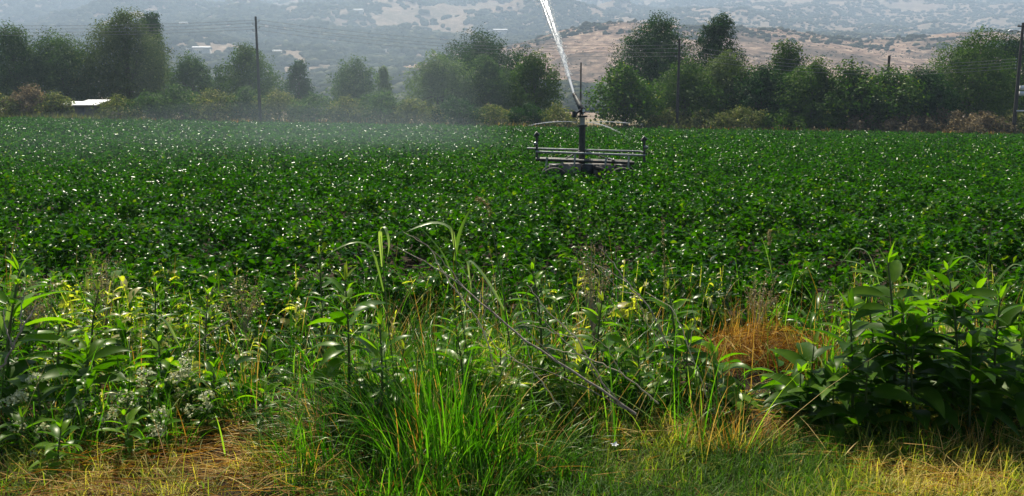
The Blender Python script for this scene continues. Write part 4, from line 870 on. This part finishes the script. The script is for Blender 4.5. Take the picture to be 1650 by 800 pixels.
reed([(1085, 640), (1072, 470), (1067, 345)], 5.3, [([(1075, 520, 0), (1100, 480, 0), (1130, 490, -.05)], .016, .5)], 'upright brown dock stalk standing against the crop', head=[(1074, 470), (1070, 420), (1067, 350)], r=.004, seed=5)
reed([(1260, 600), (1245, 450), (1240, 385)], 5.9, [([(1246, 450, 0), (1232, 395, 0), (1225, 378, 0)], .008, .8)], 'thin pale stalk behind the rusty straw heap', r=.003, head=[(1240, 395), (1240, 372)], seed=6)
reed([(1612, 640), (1592, 440), (1598, 340)], 5.3, [([(1592, 450, 0), (1560, 412, 0), (1530, 418, -.05)], .014, .8), ([(1593, 470, 0), (1630, 425, 0), (1660, 430, 0)], .012, .8)], 'very thin green stalk above the right weeds', r=.003, seed=7)
reed([(1450, 640), (1420, 470), (1385, 400)], 4.9, [([(1420, 470, 0), (1400, 405, 0), (1375, 398, -.04), (1355, 425, -.08)], .016, .8), ([(1425, 490, 0), (1390, 425, 0), (1350, 418, -.05)], .013, .9)], 'stalk with thin arching blades left of the tallest right weed', seed=8)
reed([(300, 690), (290, 560), (255, 500)], 4.9, [([(290, 560, 0), (270, 520, 0), (248, 505, -.05), (238, 508, -.06)], .018, .95), ([(292, 600, 0), (330, 540, 0), (352, 515, -.04)], .012, .6)], 'short stalk with a curled pale leaf on the left', seed=9)
reed([(-5, 700), (15, 520), (35, 440)], 4.6, [([(5, 560, 0), (20, 470, 0), (38, 430, -.05), (42, 450, -.1)], .03, .7), ([(10, 540, 0), (-20, 470, 0), (-50, 450, -.05)], .03, .7)], 'broad bladed stalk at the left edge', seed=10)
def bushy_head(px, Y, top, label, seed):
    rng = np.random.default_rng(seed); b = place(px, Y); h = at(px, top, Y)[2] - b[2]; t = thing('dry_seed_weed', b, label, 'dry weed', 'dry weeds gone to seed')
    m = MB(); hd = MB(); 
    for k in range(16):
        a = rng.uniform(0, 2 * PI); r = rng.uniform(.03, .16); e = np.array([r * math.cos(a), r * math.sin(a), h * rng.uniform(.66, 1.0)]); p = np.array([(0, 0, h * .25), (e[0] * .4, e[1] * .4, h * .5), tuple(e)])
        m.tube(p, [.0026, .0018, .001], 5, cap=False); n = 34; s = rng.random(n) ** .7; q = p[1] * (1 - s)[:, None] + e * s[:, None] + rng.normal(size=(n, 3)) * .012
        hd = MB(); diamonds(hd, q, rng.normal(size=(n, 3)), .017 * rng.uniform(.6, 1.3, n), rng.random(n), rng, .45); hd.build('seed_head', M['seed'], t)
    m.tube([(0, 0, -.02), (.01, 0, h * .3)], .004, 6); m.build('stem', M['deadwood'], t)
bushy_head(955, 5.6, 378, 'bushy seed weed standing against the crop right of the stalks', 61)
bushy_head(75, 5.4, 428, 'brown seed weed at the crop edge on the far left', 62)
bushy_head(175, 5.9, 405, 'pale seed weed at the crop edge above the yellow green tip', 63)
bushy_head(1216, 5.9, 435, 'dry seed weed behind the rusty straw heap', 64)
bushy_head(395, 5.7, 440, 'pale seed weed at the crop edge left of the middle', 65)

# dead branch and loose twigs
def branch(name, pts, r0, r1, label, twigs=(), seed=0, mat='deadwood', group=None):
    """pts: (px, py, depth)"""
    rng = np.random.default_rng(seed)
    def sm(ps, K=22):
        q = np.array([at(*p) for p in ps]); s = np.linspace(0, len(q) - 1, K); C_ = np.stack([np.interp(s, np.arange(len(q)), q[:, k]) for k in range(3)], 1)
        C_[1:-1] = (C_[:-2] + C_[1:-1] * 2 + C_[2:]) / 4
        return C_ + rng.normal(size=C_.shape) * .003
    main = sm(pts); o = main[0]
    m = MB().tube(main, np.linspace(r0, r1, len(main)), 8); root = m.build(name, M[mat], loc=o, smooth=True); tag(root, label, 'branch', group)
    for tw in twigs:
        q = sm(tw, 14); b = MB().tube(q, np.linspace(r1 * 1.5, r1 * .5, 14), 6).build('twig', M[mat], loc=o, smooth=True); b.parent = root; b.location = (0, 0, 0)
    return root
branch('dead_branch', [(1024, 668, 4.00), (960, 622, 4.05), (870, 565, 4.15), (800, 512, 4.25), (745, 460, 4.40), (690, 425, 4.45), (640, 398, 4.55)], .0075, .002, 'long dead brown branch slanting across the middle weeds',
       [[(1010, 660, 4.00), (940, 622, 4.05), (860, 590, 4.05), (800, 575, 4.05)], [(900, 585, 4.12), (860, 545, 4.05), (838, 515, 4.05), (828, 505, 4.05)], [(1000, 650, 4.00), (930, 570, 3.95), (880, 520, 4.05), (850, 495, 4.05)], [(745, 460, 4.40), (700, 405, 4.45), (665, 378, 4.45)], [(800, 512, 4.25), (770, 470, 4.25), (730, 410, 4.30)]], 1)
branch('dead_branch', [(1090, 590, 4.7), (1050, 500, 4.8), (1010, 455, 4.9), (985, 420, 5.0), (965, 398, 5.0)], .005, .002, 'thin pale dead stalk forking right of the dead branch',
       [[(1010, 455, 4.9), (960, 425, 5), (905, 415, 5)], [(1030, 475, 4.85), (1000, 470, 4.9), (930, 395, 5.0)], [(1075, 560, 4.7), (1040, 520, 4.8), (1022, 455, 4.9)]], 2)
branch('dead_branch', [(-5, 605, 4.20), (20, 560, 4.25), (45, 515, 4.30), (63, 488, 4.35)], .006, .003, 'pale bare twig forking upward at the left edge',
       [[(20, 560, 4.25), (8, 525, 4.30), (5, 500, 4.35)], [(33, 535, 4.30), (33, 500, 4.35), (40, 468, 4.40)]], 3)
branch('dead_branch', [(290, 575, 4.9), (320, 550, 4.9), (345, 533, 4.9), (375, 512, 4.95)], .004, .002, 'short pale twig slanting up left of the middle', [], 4)
for q, (ps, tw, lab) in enumerate((
    ([(985, 640, 4.4), (930, 545, 4.4), (880, 500, 4.45), (850, 460, 4.5)], [[(930, 545, 4.4), (890, 535, 4.4), (845, 520, 4.4)]], 'thin dead stalk crossing above the long dead branch'),
    ([(905, 660, 4.35), (860, 600, 4.35), (800, 560, 4.4), (770, 520, 4.4)], [[(860, 600, 4.35), (850, 560, 4.4), (830, 520, 4.4)]], 'thin dead stalk crossing below the long dead branch'),
    ([(1140, 640, 4.5), (1110, 560, 4.6), (1085, 500, 4.7), (1040, 470, 4.8)], [[(1110, 560, 4.6), (1120, 520, 4.6), (1115, 490, 4.6)]], 'arching dead stalk left of the rusty straw heap'),
    ([(800, 600, 4.4), (775, 520, 4.5), (720, 450, 4.6), (690, 395, 4.7), (650, 375, 4.7)], [[(775, 520, 4.5), (790, 470, 4.5), (800, 430, 4.5)]], 'long thin dead stalk reaching up among the tall stalks'),
    ([(1060, 650, 4.3), (1000, 600, 4.3), (930, 570, 4.35), (880, 560, 4.4)], [[(1000, 600, 4.3), (980, 560, 4.3), (940, 530, 4.3)]], 'low thin dead stalk leaning over the end of the dead branch'))):
    branch('dead_stalk', ps, 0.0046, .0018, lab, tw, 20 + q, 'pale_stalk', group='thin dead stalks in the middle weeds')
branch('straw_stalk', [(1000, 726, 4.2), (1060, 705, 4.25), (1120, 680, 4.35), (1165, 652, 4.45)], .004, .002, 'bent golden straw lying across the edge of the short grass', [[(1165, 652, 4.45), (1162, 640, 4.45), (1155, 620, 4.45)], [(1060, 705, 4.25), (1130, 700, 4.3), (1200, 700, 4.3)], [(1070, 702, 4.25), (1130, 668, 4.4), (1180, 664, 4.4)]], 5, 'stalkwood' if 'stalkwood' in M else 'deadwood')
branch('straw_stalk', [(225, 720, 4.2), (255, 748, 4.1), (275, 772, 4.0), (282, 795, 3.9)], .003, .002, 'pale straw stalk lying across the straw on the left', [], 6)

# ------------------------------------------------------------------ haze
m, n = new_mat('haze_air')
v = n.nodes.new('ShaderNodeVolumePrincipled'); v.inputs['Color'].default_value = (.60, .77, 1.0, 1); v.inputs['Density'].default_value = .00034; v.inputs['Anisotropy'].default_value = .2
o = n.nodes.new('ShaderNodeOutputMaterial'); n.links.new(v.outputs[0], o.inputs['Volume'])
tag(MB().box((-3700, -120, -12), (3700, 4700, 800)).build('haze', m), 'pale blue summer haze over the whole valley', 'haze', kind='stuff')
